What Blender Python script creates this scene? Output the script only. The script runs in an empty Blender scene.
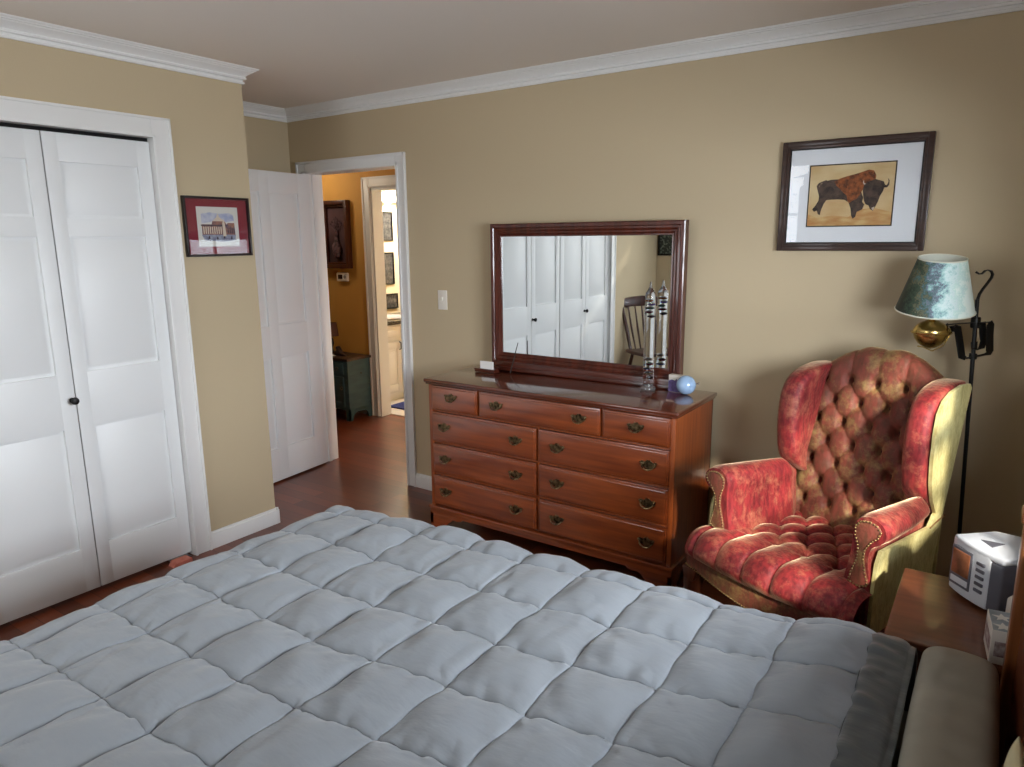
import bpy, bmesh, math, random
from math import sin, cos, pi, radians, exp, sqrt, floor
from mathutils import Vector, Matrix, noise
random.seed(7)
S = bpy.context.scene
COL = S.collection

# ------------------------------------------------------------------ camera
def rgb(r, g, b):
    f = lambda c: c/255/12.92 if c/255 <= .04045 else ((c/255+.055)/1.055)**2.4
    return (f(r), f(g), f(b), 1)

CAM = (3.02912, -3.27804, 1.59235)
YAW, PITCH, ROLL, FPX = -0.605009, -0.202323, -0.008374, 706.09
fw = Vector((sin(YAW)*cos(PITCH), cos(YAW)*cos(PITCH), sin(PITCH)))
rt = Vector((cos(YAW), -sin(YAW), 0)); up = rt.cross(fw)
r2 = rt*cos(ROLL)+up*sin(ROLL); u2 = up*cos(ROLL)-rt*sin(ROLL)
cd = bpy.data.cameras.new('camera'); cam = bpy.data.objects.new('camera', cd); COL.objects.link(cam)
cd.sensor_width = 36; cd.sensor_fit = 'HORIZONTAL'; cd.lens = FPX/1024*36; cd.clip_start = .02
mw = Matrix((r2, u2, -fw)).transposed().to_4x4(); mw.translation = CAM
cam.matrix_world = mw; S.camera = cam

# ------------------------------------------------------------------ light
S.view_settings.view_transform = 'Standard'; S.view_settings.look = 'None'
S.view_settings.gamma = 1; S.view_settings.use_curve_mapping = False
S.view_settings.exposure = 0.24
S.cycles.max_bounces = 8; S.cycles.diffuse_bounces = 5; S.cycles.transparent_max_bounces = 12
S.cycles.sample_clamp_indirect = 6
S.cycles.caustics_reflective = False; S.cycles.caustics_refractive = False
W = bpy.data.worlds.new('world'); S.world = W; W.use_nodes = True
W.node_tree.nodes['Background'].inputs[0].default_value = (.62, .76, 1, 1)
W.node_tree.nodes['Background'].inputs[1].default_value = 1.2

def light(name, kind, loc, aim=None, power=10, color=(1, 1, 1), size=1, size_y=None, radius=.05):
    l = bpy.data.lights.new(name, kind); o = bpy.data.objects.new(name, l); COL.objects.link(o)
    o.location = loc; l.energy = power; l.color = color
    if kind == 'AREA':
        l.size = size
        if size_y: l.shape = 'RECTANGLE'; l.size_y = size_y
    elif kind == 'SUN': l.angle = radius
    else: l.shadow_soft_size = radius
    if aim is not None:
        o.rotation_euler = (Vector(aim)-Vector(loc)).to_track_quat('-Z', 'Y').to_euler()
    return o
# daylight entering the two windows: sky seen through them, from just outside the panes, and low sun through the right one
light('daylight_front', 'AREA', (.80, -4.60, 1.62), (1.1, -2.6, .45), 30, (.96, .98, 1), 1.0, 1.5)
sky = light('daylight_right', 'AREA', (4.50, -2.55, 1.62), (0, -2.30, 1.1), 470, (.87, .93, 1), 4.2, .9)
light('sun', 'SUN', (6, -6, 4), (6-.56, -6+.65, 4-.50), 8.5, (1, .92, .79), radius=radians(4))

# ------------------------------------------------------------------ materials
def M(name, col, rough=.5, metal=0, col2=None, nscale=5, stretch=(1, 1, 1), detail=4, bump=0, bscale=60, bstretch=None,
      sheen=0, sheen_tint=None, coat=0, coat_ior=1.5, spec=.5, trans=0, ior=1.45, emis=0, ecol=None, lo=.35, hi=.65):
    m = bpy.data.materials.new(name); m.use_nodes = True
    nt = m.node_tree; N = nt.nodes; L = nt.links; b = N['Principled BSDF']
    b.inputs['Base Color'].default_value = col; b.inputs['Roughness'].default_value = rough
    b.inputs['Metallic'].default_value = metal; b.inputs['Specular IOR Level'].default_value = spec
    b.inputs['Coat Weight'].default_value = coat; b.inputs['Coat Roughness'].default_value = .08 if coat_ior < 1.6 else .2; b.inputs['Coat IOR'].default_value = coat_ior
    b.inputs['Transmission Weight'].default_value = trans; b.inputs['IOR'].default_value = ior
    b.inputs['Sheen Weight'].default_value = sheen
    if sheen_tint: b.inputs['Sheen Tint'].default_value = sheen_tint
    if emis:
        b.inputs['Emission Color'].default_value = ecol or col; b.inputs['Emission Strength'].default_value = emis
    tc = N.new('ShaderNodeTexCoord')
    if col2:
        mp = N.new('ShaderNodeMapping'); mp.inputs['Scale'].default_value = stretch
        nz = N.new('ShaderNodeTexNoise'); nz.inputs['Scale'].default_value = nscale; nz.inputs['Detail'].default_value = detail
        cr = N.new('ShaderNodeValToRGB'); cr.color_ramp.elements[0].color = col; cr.color_ramp.elements[1].color = col2
        cr.color_ramp.elements[0].position = lo; cr.color_ramp.elements[1].position = hi
        L.new(tc.outputs['Object'], mp.inputs['Vector']); L.new(mp.outputs['Vector'], nz.inputs['Vector'])
        L.new(nz.outputs['Fac'], cr.inputs['Fac']); L.new(cr.outputs['Color'], b.inputs['Base Color'])
    if bump:
        mp2 = N.new('ShaderNodeMapping'); mp2.inputs['Scale'].default_value = bstretch or (1, 1, 1)
        n2 = N.new('ShaderNodeTexNoise'); n2.inputs['Scale'].default_value = bscale; n2.inputs['Detail'].default_value = 3
        bp = N.new('ShaderNodeBump'); bp.inputs['Strength'].default_value = bump; bp.inputs['Distance'].default_value = .01
        L.new(tc.outputs['Object'], mp2.inputs['Vector']); L.new(mp2.outputs['Vector'], n2.inputs['Vector'])
        L.new(n2.outputs['Fac'], bp.inputs['Height']); L.new(bp.outputs['Normal'], b.inputs['Normal'])
    return m

def wood(name, a, b, axis='x', rough=.35, coat=.3, scale=3, coat_ior=1.5):
    st = {'x': (1, 14, 14), 'y': (14, 1, 14), 'z': (14, 14, 1)}[axis]
    return M(name, a, rough, 0, b, scale, st, 6, coat=coat, coat_ior=coat_ior, lo=.3, hi=.7, bump=.02, bscale=scale*8, bstretch=st)

def plank_floor(name):
    m = bpy.data.materials.new(name); m.use_nodes = True
    nt = m.node_tree; N = nt.nodes; L = nt.links; b = N['Principled BSDF']
    tc = N.new('ShaderNodeTexCoord')
    br = N.new('ShaderNodeTexBrick'); br.inputs['Scale'].default_value = 1; br.inputs['Brick Width'].default_value = 1.15
    br.inputs['Row Height'].default_value = .083; br.inputs['Mortar Size'].default_value = .0012; br.offset = .37
    br.inputs['Color1'].default_value = rgb(128, 64, 36); br.inputs['Color2'].default_value = rgb(92, 44, 26); br.inputs['Mortar'].default_value = rgb(40, 18, 10)
    mp = N.new('ShaderNodeMapping'); mp.inputs['Scale'].default_value = (1.5, 22, 1)
    nz = N.new('ShaderNodeTexNoise'); nz.inputs['Scale'].default_value = 2.5; nz.inputs['Detail'].default_value = 6
    mx = N.new('ShaderNodeMixRGB'); mx.blend_type = 'MULTIPLY'; mx.inputs[0].default_value = .55
    cr = N.new('ShaderNodeValToRGB'); cr.color_ramp.elements[0].color = (.45, .38, .34, 1); cr.color_ramp.elements[1].color = (1.1, 1.05, 1, 1)
    L.new(tc.outputs['Object'], br.inputs['Vector']); L.new(tc.outputs['Object'], mp.inputs['Vector']); L.new(mp.outputs[0], nz.inputs['Vector'])
    L.new(nz.outputs['Fac'], cr.inputs['Fac']); L.new(br.outputs['Color'], mx.inputs[1]); L.new(cr.outputs['Color'], mx.inputs[2])
    L.new(mx.outputs[0], b.inputs['Base Color']); b.inputs['Roughness'].default_value = .3; b.inputs['Coat Weight'].default_value = .25
    b.inputs['Coat Roughness'].default_value = .15
    return m

def pane_glass(name, refl=.08, tint=(1, 1, 1, 1), rough=0.0, k=1):
    m = bpy.data.materials.new(name); m.use_nodes = True
    nt = m.node_tree; N = nt.nodes; L = nt.links; N.remove(N['Principled BSDF']); out = N['Material Output']
    t = N.new('ShaderNodeBsdfTransparent'); t.inputs[0].default_value = tint
    g = N.new('ShaderNodeBsdfGlossy'); g.inputs['Roughness'].default_value = rough
    lwt = N.new('ShaderNodeLayerWeight'); lwt.inputs['Blend'].default_value = .5; pw = N.new('ShaderNodeMath'); pw.operation = 'POWER'; pw.inputs[1].default_value = 5
    fr = N.new('ShaderNodeMath'); fr.operation = 'MULTIPLY_ADD'; fr.inputs[1].default_value = .95; fr.inputs[2].default_value = .045
    L.new(lwt.outputs['Facing'], pw.inputs[0]); L.new(pw.outputs[0], fr.inputs[0])
    ad = N.new('ShaderNodeMath'); ad.operation = 'MULTIPLY_ADD'; ad.inputs[1].default_value = k; ad.inputs[2].default_value = refl; ad.use_clamp = True
    mx = N.new('ShaderNodeMixShader')
    L.new(fr.outputs[0], ad.inputs[0]); L.new(ad.outputs[0], mx.inputs[0]); L.new(t.outputs[0], mx.inputs[1]); L.new(g.outputs[0], mx.inputs[2])
    L.new(mx.outputs[0], out.inputs['Surface'])
    return m

m_wall = M('tan_wall_paint', rgb(194, 177, 146), .75, bump=.05, bscale=260)
m_ceil = M('ceiling_paint', rgb(234, 226, 216), .85)
m_trim = M('white_trim_paint', rgb(232, 232, 230), .38)
m_door = M('white_door_paint', rgb(228, 230, 230), .42)
m_orange = M('orange_hall_paint', rgb(204, 152, 74), .7)
m_cream = M('cream_bath_paint', rgb(238, 226, 190), .7)
m_floor = plank_floor('red_oak_planks')
m_tile = M('pale_bath_tile', rgb(214, 208, 196), .3)
m_gap = M('dark_gap', rgb(14, 12, 11), .9)
m_black = M('black_iron', rgb(16, 15, 15), .42, .3)
m_brass = M('polished_brass', rgb(222, 196, 124), .24, 1)
m_chrome = M('steel', rgb(190, 190, 190), .3, 1)
m_glass = pane_glass('window_glass', .0)
m_picglass = pane_glass('picture_glass', 0, k=.6)
m_cherry = wood('cherry_wood', rgb(150, 72, 30), rgb(106, 44, 18), 'x', .32, 1, coat_ior=1.85)
m_cherry_v = wood('cherry_wood_upright', rgb(164, 84, 38), rgb(124, 56, 24), 'z', .34, .5)
m_mahog = wood('dark_mahogany', rgb(92, 40, 26), rgb(60, 24, 16), 'x', .3, .4)
m_mahog_v = wood('dark_mahogany_upright', rgb(92, 40, 26), rgb(60, 24, 16), 'z', .3, .4)
m_pull = M('aged_bronze', rgb(150, 128, 92), .30, .9, rgb(58, 46, 32), 60)

# ------------------------------------------------------------------ mesh helpers
class MB:
    """collects shapes into one mesh; coordinates are world coordinates relative to origin o"""
    def __init__(s, o=(0, 0, 0)):
        s.bm = bmesh.new(); s.o = Vector(o); s.mi = 0; s.X = None
    def _add(s, t):
        for f in t.faces: f.material_index = s.mi
        if s.X is not None: bmesh.ops.transform(t, matrix=s.X, verts=t.verts)
        me = bpy.data.meshes.new('tmp'); t.to_mesh(me); t.free(); s.bm.from_mesh(me); bpy.data.meshes.remove(me)
    def box(s, x0, x1, y0, y1, z0, z1, bev=0, seg=2, rot=None):
        t = bmesh.new(); bmesh.ops.create_cube(t, size=1)
        for v in t.verts:
            v.co = Vector(((v.co.x)*(x1-x0), (v.co.y)*(y1-y0), (v.co.z)*(z1-z0)))
        if bev: bmesh.ops.bevel(t, geom=t.edges[:], offset=bev, segments=seg, affect='EDGES', profile=.6)
        if rot is not None: bmesh.ops.transform(t, matrix=rot, verts=t.verts)
        c = Vector(((x0+x1)/2, (y0+y1)/2, (z0+z1)/2))
        for v in t.verts: v.co += c
        s._add(t); return s
    def tube(s, pts, r, seg=10, closed=False, flat=None):
        pts = [Vector(p) for p in pts]; n = len(pts); t = bmesh.new(); rings = []
        rr = r if isinstance(r, (list, tuple)) else [r]*n
        ref = None
        for i, p in enumerate(pts):
            a = pts[i-1] if (i > 0 or closed) else p; b = pts[(i+1) % n] if (i < n-1 or closed) else p
            d = (b-a).normalized()
            if ref is None:
                ref = Vector((0, 0, 1)) if abs(d.z) < .9 else Vector((1, 0, 0))
                if flat is not None: ref = Vector(flat)
            u = ref - d*ref.dot(d)
            if u.length < 1e-5: u = d.orthogonal()
            u.normalize(); w = d.cross(u)
            if flat is None: ref = u
            ra, rb = rr[i] if isinstance(rr[i], (list, tuple)) else (rr[i], rr[i])
            rings.append([t.verts.new(p+u*(ra*cos(2*pi*k/seg))+w*(rb*sin(2*pi*k/seg))) for k in range(seg)])
        m = n if closed else n-1
        for i in range(m):
            A, B = rings[i], rings[(i+1) % n]
            for k in range(seg): t.faces.new((A[k], A[(k+1) % seg], B[(k+1) % seg], B[k]))
        if not closed:
            t.faces.new(rings[0][::-1]); t.faces.new(rings[-1])
        bmesh.ops.recalc_face_normals(t, faces=t.faces); s._add(t); return s
    def lathe(s, prof, c=(0, 0, 0), seg=32, rot=None, cap=True):
        t = bmesh.new(); rings = []
        for r, z in prof:
            if r < 1e-6: rings.append([t.verts.new((0, 0, z))])
            else: rings.append([t.verts.new((r*cos(2*pi*k/seg), r*sin(2*pi*k/seg), z)) for k in range(seg)])
        for A, B in zip(rings, rings[1:]):
            for k in range(seg):
                k2 = (k+1) % seg
                if len(A) == 1 and len(B) == 1: continue
                if len(A) == 1: t.faces.new((A[0], B[k2], B[k]))
                elif len(B) == 1: t.faces.new((A[k], A[k2], B[0]))
                else: t.faces.new((A[k], A[k2], B[k2], B[k]))
        if cap:
            for R, rev in ((rings[0], True), (rings[-1], False)):
                if len(R) > 1: t.faces.new(R[::-1] if rev else R)
        bmesh.ops.recalc_face_normals(t, faces=t.faces)
        if rot is not None: bmesh.ops.transform(t, matrix=rot, verts=t.verts)
        for v in t.verts: v.co += Vector(c)
        s._add(t); return s
    def prism(s, poly, plane, a, b, bev=0, seg=2):
        """poly 2-D outline in plane 'xz' (extruded in y from a to b), 'yz' (in x) or 'xy' (in z)"""
        mk = {'xz': lambda p, d: (p[0], d, p[1]), 'yz': lambda p, d: (d, p[0], p[1]), 'xy': lambda p, d: (p[0], p[1], d)}[plane]
        t = bmesh.new(); A = [t.verts.new(mk(p, a)) for p in poly]; B = [t.verts.new(mk(p, b)) for p in poly]; n = len(poly)
        t.faces.new(A); t.faces.new(B[::-1])
        for i in range(n): t.faces.new((A[i], B[i], B[(i+1) % n], A[(i+1) % n]))
        bmesh.ops.recalc_face_normals(t, faces=t.faces)
        if bev:
            es = [e for e in t.edges if abs(e.calc_face_angle(0)) > .6]
            bmesh.ops.bevel(t, geom=es, offset=bev, segments=seg, affect='EDGES', profile=.5, clamp_overlap=True)
        s._add(t); return s
    def sphere(s, c, r, seg=16, sc=(1, 1, 1)):
        t = bmesh.new(); bmesh.ops.create_uvsphere(t, u_segments=seg, v_segments=max(6, seg//2), radius=r)
        for v in t.verts: v.co = Vector((v.co.x*sc[0]+c[0], v.co.y*sc[1]+c[1], v.co.z*sc[2]+c[2]))
        s._add(t); return s
    def grid(s, fn, nu, nv, wrap=False):
        t = bmesh.new(); V = [[t.verts.new(fn(i, j)) for j in range(nv)] for i in range(nu)]
        for i in range(nu-1):
            for j in range(nv-1): t.faces.new((V[i][j], V[i+1][j], V[i+1][j+1], V[i][j+1]))
        s._add(t); return s
    def poly(s, pts):
        t = bmesh.new(); t.faces.new([t.verts.new(p) for p in pts]); s._add(t); return s
    def build(s, name, mats, parent=None, smooth=40, local=False):
        if not local:
            for v in s.bm.verts: v.co -= s.o
        me = bpy.data.meshes.new(name); s.bm.to_mesh(me); s.bm.free()
        for m in (mats if isinstance(mats, (list, tuple)) else [mats]): me.materials.append(m)
        if smooth:
            for p in me.polygons: p.use_smooth = True
            me.set_sharp_from_angle(angle=radians(smooth))
        o = bpy.data.objects.new(name, me); COL.objects.link(o)
        if parent is not None: o.parent = parent
        if parent is None and not local: o.location = s.o
        return o

def tag(o, label, cat, group=None):
    o['label'] = label; o['category'] = cat
    if group: o['group'] = group
    return o
def struct(o): o['kind'] = 'structure'; return o
def thing(name, label, cat, loc=(0, 0, 0), rz=0, group=None):
    o = bpy.data.objects.new(name, None); COL.objects.link(o); o.location = loc; o.rotation_euler = (0, 0, rz)
    o.empty_display_size = .1
    return tag(o, label, cat, group)
def sthing(name, loc=(0, 0, 0), rz=0):
    o = bpy.data.objects.new(name, None); COL.objects.link(o); o.location = loc; o.rotation_euler = (0, 0, rz); return struct(o)
def dup(root, loc=None, label=None):
    r = root.copy(); COL.objects.link(r)
    if loc is not None: r.location = loc
    if label: r['label'] = label
    for ch in list(root.children):
        c = ch.copy(); COL.objects.link(c); c.parent = r
        for g in list(ch.children):
            d = g.copy(); COL.objects.link(d); d.parent = c
    return r
def sm(a, b, x):
    t = min(1, max(0, (x-a)/(b-a))); return t*t*(3-2*t)
def nz(x, y, z=0): return noise.noise(Vector((x, y, z)))

# ------------------------------------------------------------------ room shell
XL, XB, XR, YC, YF, ZC = -.267, -1.065, 3.42, -.908, -4.36, 2.446
DX0, DX1, DH = -.912, -.075, 2.03           # bedroom door opening
CY0, CY1, CH = -3.25, -1.415, 2.06         # closet opening
struct(MB().box(-3.2, 3.6, -4.5, 1.33, -.1, 0).build('floor', m_floor))
struct(MB().box(-1.25, 3.6, -4.5, .13, ZC, ZC+.1).build('ceiling', m_ceil))
w = MB()                                    # back wall with the doorway
w.box(XB-.12, DX0-.018, 0, .12, 0, ZC); w.box(DX1+.018, XR+.12, 0, .12, 0, ZC); w.box(DX0-.018, DX1+.018, 0, .12, DH+.018, ZC)
struct(w.build('wall_back', m_wall))
w = MB()                                    # closet wall, return and recess
w.box(XL-.11, XL, CY1+.018, YC, 0, ZC); w.box(XL-.11, XL, YF, CY0-.018, 0, ZC); w.box(XL-.11, XL, CY0-.018, CY1+.018, CH+.018, ZC)
w.box(XB-.12, XL-.11, YC-.11, YC, 0, ZC); w.box(XB-.12, XB, YC, 0, 0, ZC)
struct(w.build('wall_left', m_wall))
struct(MB().box(-1.0, -.98, YF, YC-.11, 0, ZC).build('wall_closet', m_trim))
# windows: (wall, centre, half width, sill, head)
WINS = [('F', .80, .5, .76, 2.16), ('R', -1.68, .64, 1.00, 1.86)]
w = MB(); c, h, a, b = WINS[0][1:]
w.box(XL-.11, c-h, YF-.12, YF, 0, ZC); w.box(c+h, XR+.12, YF-.12, YF, 0, ZC); w.box(c-h, c+h, YF-.12, YF, 0, a); w.box(c-h, c+h, YF-.12, YF, b, ZC)
struct(w.build('wall_front', m_wall))
w = MB()
c, h, a, b = WINS[1][1:]
w.box(XR, XR+.12, YF, c-h, 0, ZC); w.box(XR, XR+.12, c+h, 0, 0, ZC); w.box(XR, XR+.12, c-h, c+h, 0, a); w.box(XR, XR+.12, c-h, c+h, b, ZC)
struct(w.build('wall_right', m_wall))

def window(n, wall, c, h, a, b):
    r = sthing('window_%d' % n, (c, YF, 0) if wall == 'F' else (XR, c, 0), 0 if wall == 'F' else pi/2)
    # local: x along the wall, +y towards the room for the front wall (rotated for the right wall)
    f = MB()
    for x0, x1, z0, z1 in ((-h-.07, -h, a-.02, b+.07), (h, h+.07, a-.02, b+.07), (-h-.07, h+.07, b, b+.07)): f.box(x0, x1, 0, .018, z0, z1, .004)
    f.box(-h-.09, h+.09, -.02, .05, a-.03, a, .006); f.box(-h-.07, h+.07, 0, .015, a-.1, a-.03, .003)
    f.build('window_casing', m_trim, r, local=True)
    g = MB()
    for x0, x1, z0, z1 in ((-h, -h+.045, a, b), (h-.045, h, a, b), (-h, h, a, a+.05), (-h, h, b-.045, b), (-h, h, (a+b)/2-.025, (a+b)/2+.025)): g.box(x0, x1, -.085, -.04, z0, z1, .003)
    for k in (1, 2): g.box(-h+k*2*h/3-.012, -h+k*2*h/3+.012, -.075, -.05, a, b)
    for q in (.25, .75): g.box(-h, h, -.075, -.05, a+(b-a)*q-.012, a+(b-a)*q+.012)
    g.build('sash', m_trim, r, local=True)
    MB().box(-h+.02, h-.02, -.064, -.061, a+.02, b-.02).build('pane', m_glass, r, local=True)
for n, ww in enumerate(WINS, 1): window(n, *ww)

# crown moulding: profile swept along a path with mitred corners
def crown(name, path, zc, p=.066, hh=.074, closed=False):
    prof = [(0, -hh), (.010, -hh), (.012, -hh+.009), (.005, -hh+.012), (.006, -hh+.020), (.018, -hh+.022), (.020, -hh+.030), (.015, -hh+.034), (.022, -hh+.042), (.034, -.024), (.044, -.018), (.046, -.014), (.054, -.012), (.055, -.008), (p-.004, -.007), (p, -.002), (p, 0), (0, 0)]
    pts = [Vector(q) for q in path]; n = len(pts); b = MB()
    offs = []
    for i in range(n):
        d0 = (pts[i]-pts[i-1]).normalized() if i > 0 else None
        d1 = (pts[i+1]-pts[i]).normalized() if i < n-1 else None
        nn = lambda d: Vector((d.y, -d.x))       # room side is to the right of travel
        if d0 is None: o = nn(d1)
        elif d1 is None: o = nn(d0)
        else:
            m = nn(d0)+nn(d1); o = m/(m.length_squared/2) if m.length > 1e-6 else nn(d0)
        offs.append(o)
    b.grid(lambda i, j: (pts[i].x+offs[i].x*prof[j][0], pts[i].y+offs[i].y*prof[j][0], zc+prof[j][1]), n, len(prof))
    return struct(b.build(name, m_trim, smooth=22))
crown('trim_crown', [(XL, YF), (XL, YC), (XB, YC), (XB, 0), (XR, 0), (XR, YF), (XL, YF)], ZC)

struct(MB().box(.9, 4.2, -6.3, -6.1, -.1, 3.4).build('wall_sun_block', M('sun_block_siding', rgb(190, 186, 178), .8)))  # unseen wall added to stop direct sun entering the front window

# baseboards
def base(name, segs):
    b = MB()
    for x0, x1, y0, y1, ax in segs:
        b.box(x0, x1, y0, y1, 0, .082, .002)
        if ax == 'x+': b.box(x0, x1-.006, y0, y1, .075, .094, .004)
        elif ax == 'y-': b.box(x0, x1, y0+.006, y1, .075, .094, .004)
        elif ax == 'y+': b.box(x0, x1, y0, y1-.006, .075, .094, .004)
        else: b.box(x0+.006, x1, y0, y1, .075, .094, .004)
    return struct(b.build(name, m_trim))
base('baseboard_back', [(.0, XR, -.016, 0, 'y-')])
base('baseboard_left', [(XL, XL+.016, -1.32, YC+.016, 'x+'), (XL, XL+.016, YF, -3.345, 'x+'), (XB, XL+.016, YC, YC+.016, 'y+'), (XB, XB+.016, YC, 0, 'x+')])
base('baseboard_right', [(XR-.016, XR, YF, 0, 'x-')])
base('baseboard_front', [(XL, XR, YF, YF+.016, 'y+')])

# bedroom doorway casing + jamb
def casing_x(name, x0, x1, zt, y, dy, cw=.07):
    """door casing around an opening in a y-plane; dy = direction out of the wall"""
    b = MB()
    def strip(ax0, ax1, az0, az1):
        b.box(ax0, ax1, min(y, y+dy*.014), max(y, y+dy*.014), az0, az1, .003)
    strip(x0-cw, x0, 0, zt+cw); strip(x1, x1+cw, 0, zt+cw); strip(x0, x1, zt, zt+cw)
    for q in (.0, .75):
        e = .016
        b.box(x0-cw*(1.02 if q else .25)-0, x0-cw*(1.02 if q else .25)+e, min(y, y+dy*.021), max(y, y+dy*.021), 0, zt+cw*(1.02 if q else .25), .003)
        b.box(x1+cw*(1.02 if q else .25)-e, x1+cw*(1.02 if q else .25), min(y, y+dy*.021), max(y, y+dy*.021), 0, zt+cw*(1.02 if q else .25), .003)
        zz = zt+cw*(1.02 if q else .25)
        b.box(x0-cw*(1.02 if q else .25), x1+cw*(1.02 if q else .25), min(y, y+dy*.021), max(y, y+dy*.021), zz-e, zz, .003)
    return b
b = casing_x('c', DX0, DX1, DH, 0, -1, .075)
b.box(DX0-.017, DX0, -.004, .125, 0, DH); b.box(DX1, DX1+.017, -.004, .125, 0, DH); b.box(DX0-.017, DX1+.017, -.004, .125, DH, DH+.017)
b.box(DX0, DX0+.012, .045, .07, 0, DH); b.box(DX1-.012, DX1, .045, .07, 0, DH)
struct(b.build('trim_1', m_trim))
b = casing_x('c', DX0, DX1, DH, .12, 1, .07)
struct(b.build('trim_2', m_trim))
# closet casing (plane x = XL)
b = MB(); cw = .09
for z0, z1, y0, y1 in ((0, CH+cw, CY1, CY1+cw), (0, CH+cw, CY0-cw, CY0), (CH, CH+cw, CY0, CY1)): b.box(XL, XL+.014, y0, y1, z0, z1, .003)
for e in (.012, cw+.002):
    t = .016
    b.box(XL, XL+.022, CY1+e-t+.004, CY1+e, 0, CH+e, .003); b.box(XL, XL+.022, CY0-e, CY0-e+t-.004, 0, CH+e, .003); b.box(XL, XL+.022, CY0-e, CY1+e, CH+e-t+.004, CH+e, .003)
b.box(XL-.105, XL+.004, CY1, CY1+.017, 0, CH); b.box(XL-.105, XL+.004, CY0-.017, CY0, 0, CH); b.box(XL-.105, XL+.004, CY0-.017, CY1+.017, CH, CH+.017)
struct(b.build('trim_3', m_trim))
struct(MB().box(XL-.075, XL-.03, CY0, CY1, CH-.022, CH).build('trim_track', m_gap))

def panel_leaf(b, w, h, t, panels, both=False):
    """a moulded door leaf: x 0..w, y 0..t, z 0..h; panels = (x0,x1,z0,z1); face at y = 0"""
    b.box(0, w, .013, t-(.013 if both else 0), 0, h, .001)
    for y0, y1, s in ((0, .015, -1),) + (((t-.015, t, 1),) if both else ()):
        xs = sorted({p[0] for p in panels} | {p[1] for p in panels}); zs = sorted({p[2] for p in panels} | {p[3] for p in panels})
        # frame: stiles and rails
        X = [0]+xs+[w]; Zs = [0]+zs+[h]
        for i in range(0, len(X), 2): b.box(X[i], X[i+1], y0, y1, 0, h, .0025)
        for k in range(0, len(Zs), 2):
            for i in range(1, len(X)-1, 2): b.box(X[i]-.003, X[i+1]+.003, y0+.0002, y1, Zs[k], Zs[k+1], .0025)
        for x0, x1, z0, z1 in panels:
            g = .012
            t2 = bmesh.new(); A = []; B = []
            ya, yb = (.0135, .003) if s < 0 else (t-.0135, t-.003)
            for (px, pz, q) in ((x0+g, z0+g, 0), (x1-g, z0+g, 0), (x1-g, z1-g, 0), (x0+g, z1-g, 0)): A.append(t2.verts.new((px, ya, pz)))
            for (px, pz) in ((x0+g+.028, z0+g+.028), (x1-g-.022, z0+g+.028), (x1-g-.022, z1-g-.022), (x0+g+.028, z1-g-.022)): B.append(t2.verts.new((px, yb, pz)))
            t2.faces.new(B)
            for i in range(4): t2.faces.new((A[i], A[(i+1) % 4], B[(i+1) % 4], B[i]))
            bmesh.ops.recalc_face_normals(t2, faces=t2.faces)
            b._add(t2)
    return b

# bifold closet doors: local x along -y world, face towards +x
lw = (CY1-CY0-.012)/4
pan = [(.062, lw-.062, .205, .765), (.062, lw-.062, 1.01, 1.595), (.062, lw-.062, 1.675, 1.905)]
def bifold(n, ystart, knob_leaf):
    r = sthing('door_%d' % n, (XL-.014, ystart, .02), -pi/2)
    # with rz = -90deg local +x -> world -y, local -y -> world -x ... face must look to +x, so mirror the face
    for k in (0, 1):
        b = MB(); panel_leaf(b, lw-.004, 2.022, .034, pan)
        bmesh.ops.transform(b.bm, matrix=Matrix.Translation((k*lw+.002, 0, 0)) @ Matrix.Scale(-1, 4, (0, 1, 0)), verts=b.bm.verts)
        bmesh.ops.reverse_faces(b.bm, faces=b.bm.faces)
        b.build('door_leaf', m_door, r, local=True)
    kx = lw+.018 if knob_leaf == 1 else lw-.018
    k = MB().lathe([(.011, 0), (.012, .004), (.006, .007), (.006, .018), (.013, .024), (.017, .031), (.015, .038), (.006, .042), (0, .042)], (0, 0, 0), 20, Matrix.Rotation(-pi/2, 4, 'X'))
    for v in k.bm.verts: v.co += Vector((kx, 0, .893))
    k.build('knob', m_black, r, local=True)
    return r
bifold(2, CY1-.001, 1)
bifold(3, CY1-.009-2*lw, 0)

# bedroom door, swung into the room
r = sthing('door_1', (DX0, -.004, .012), -radians(84))
dw = .80
b = MB(); panel_leaf(b, dw, 2.01, .035, [(.11, .36, .22, .83), (.44, .69, .22, .83), (.11, .36, 1.04, 1.88), (.44, .69, 1.04, 1.88)], both=True)
b.build('door_leaf', m_door, r, local=True)
b = MB()
for s in (-1, 1):
    y = -.0 if s < 0 else .035
    b.lathe([(.028, 0), (.026, .006), (.010, .010), (.010, .03), (.022, .038), (.027, .05), (.022, .06), (0, .064)], (dw-.06, y, .92), 20, Matrix.Rotation(pi/2 if s < 0 else -pi/2, 4, 'X'))
b.build('knob', m_brass, r, local=True)
b = MB()
for z in (.22, 1.0, 1.78): b.tube([(-.004, .0, z), (-.004, .0, z+.09)], .006, 8)
b.build('hinge', m_brass, r, local=True)

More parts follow.
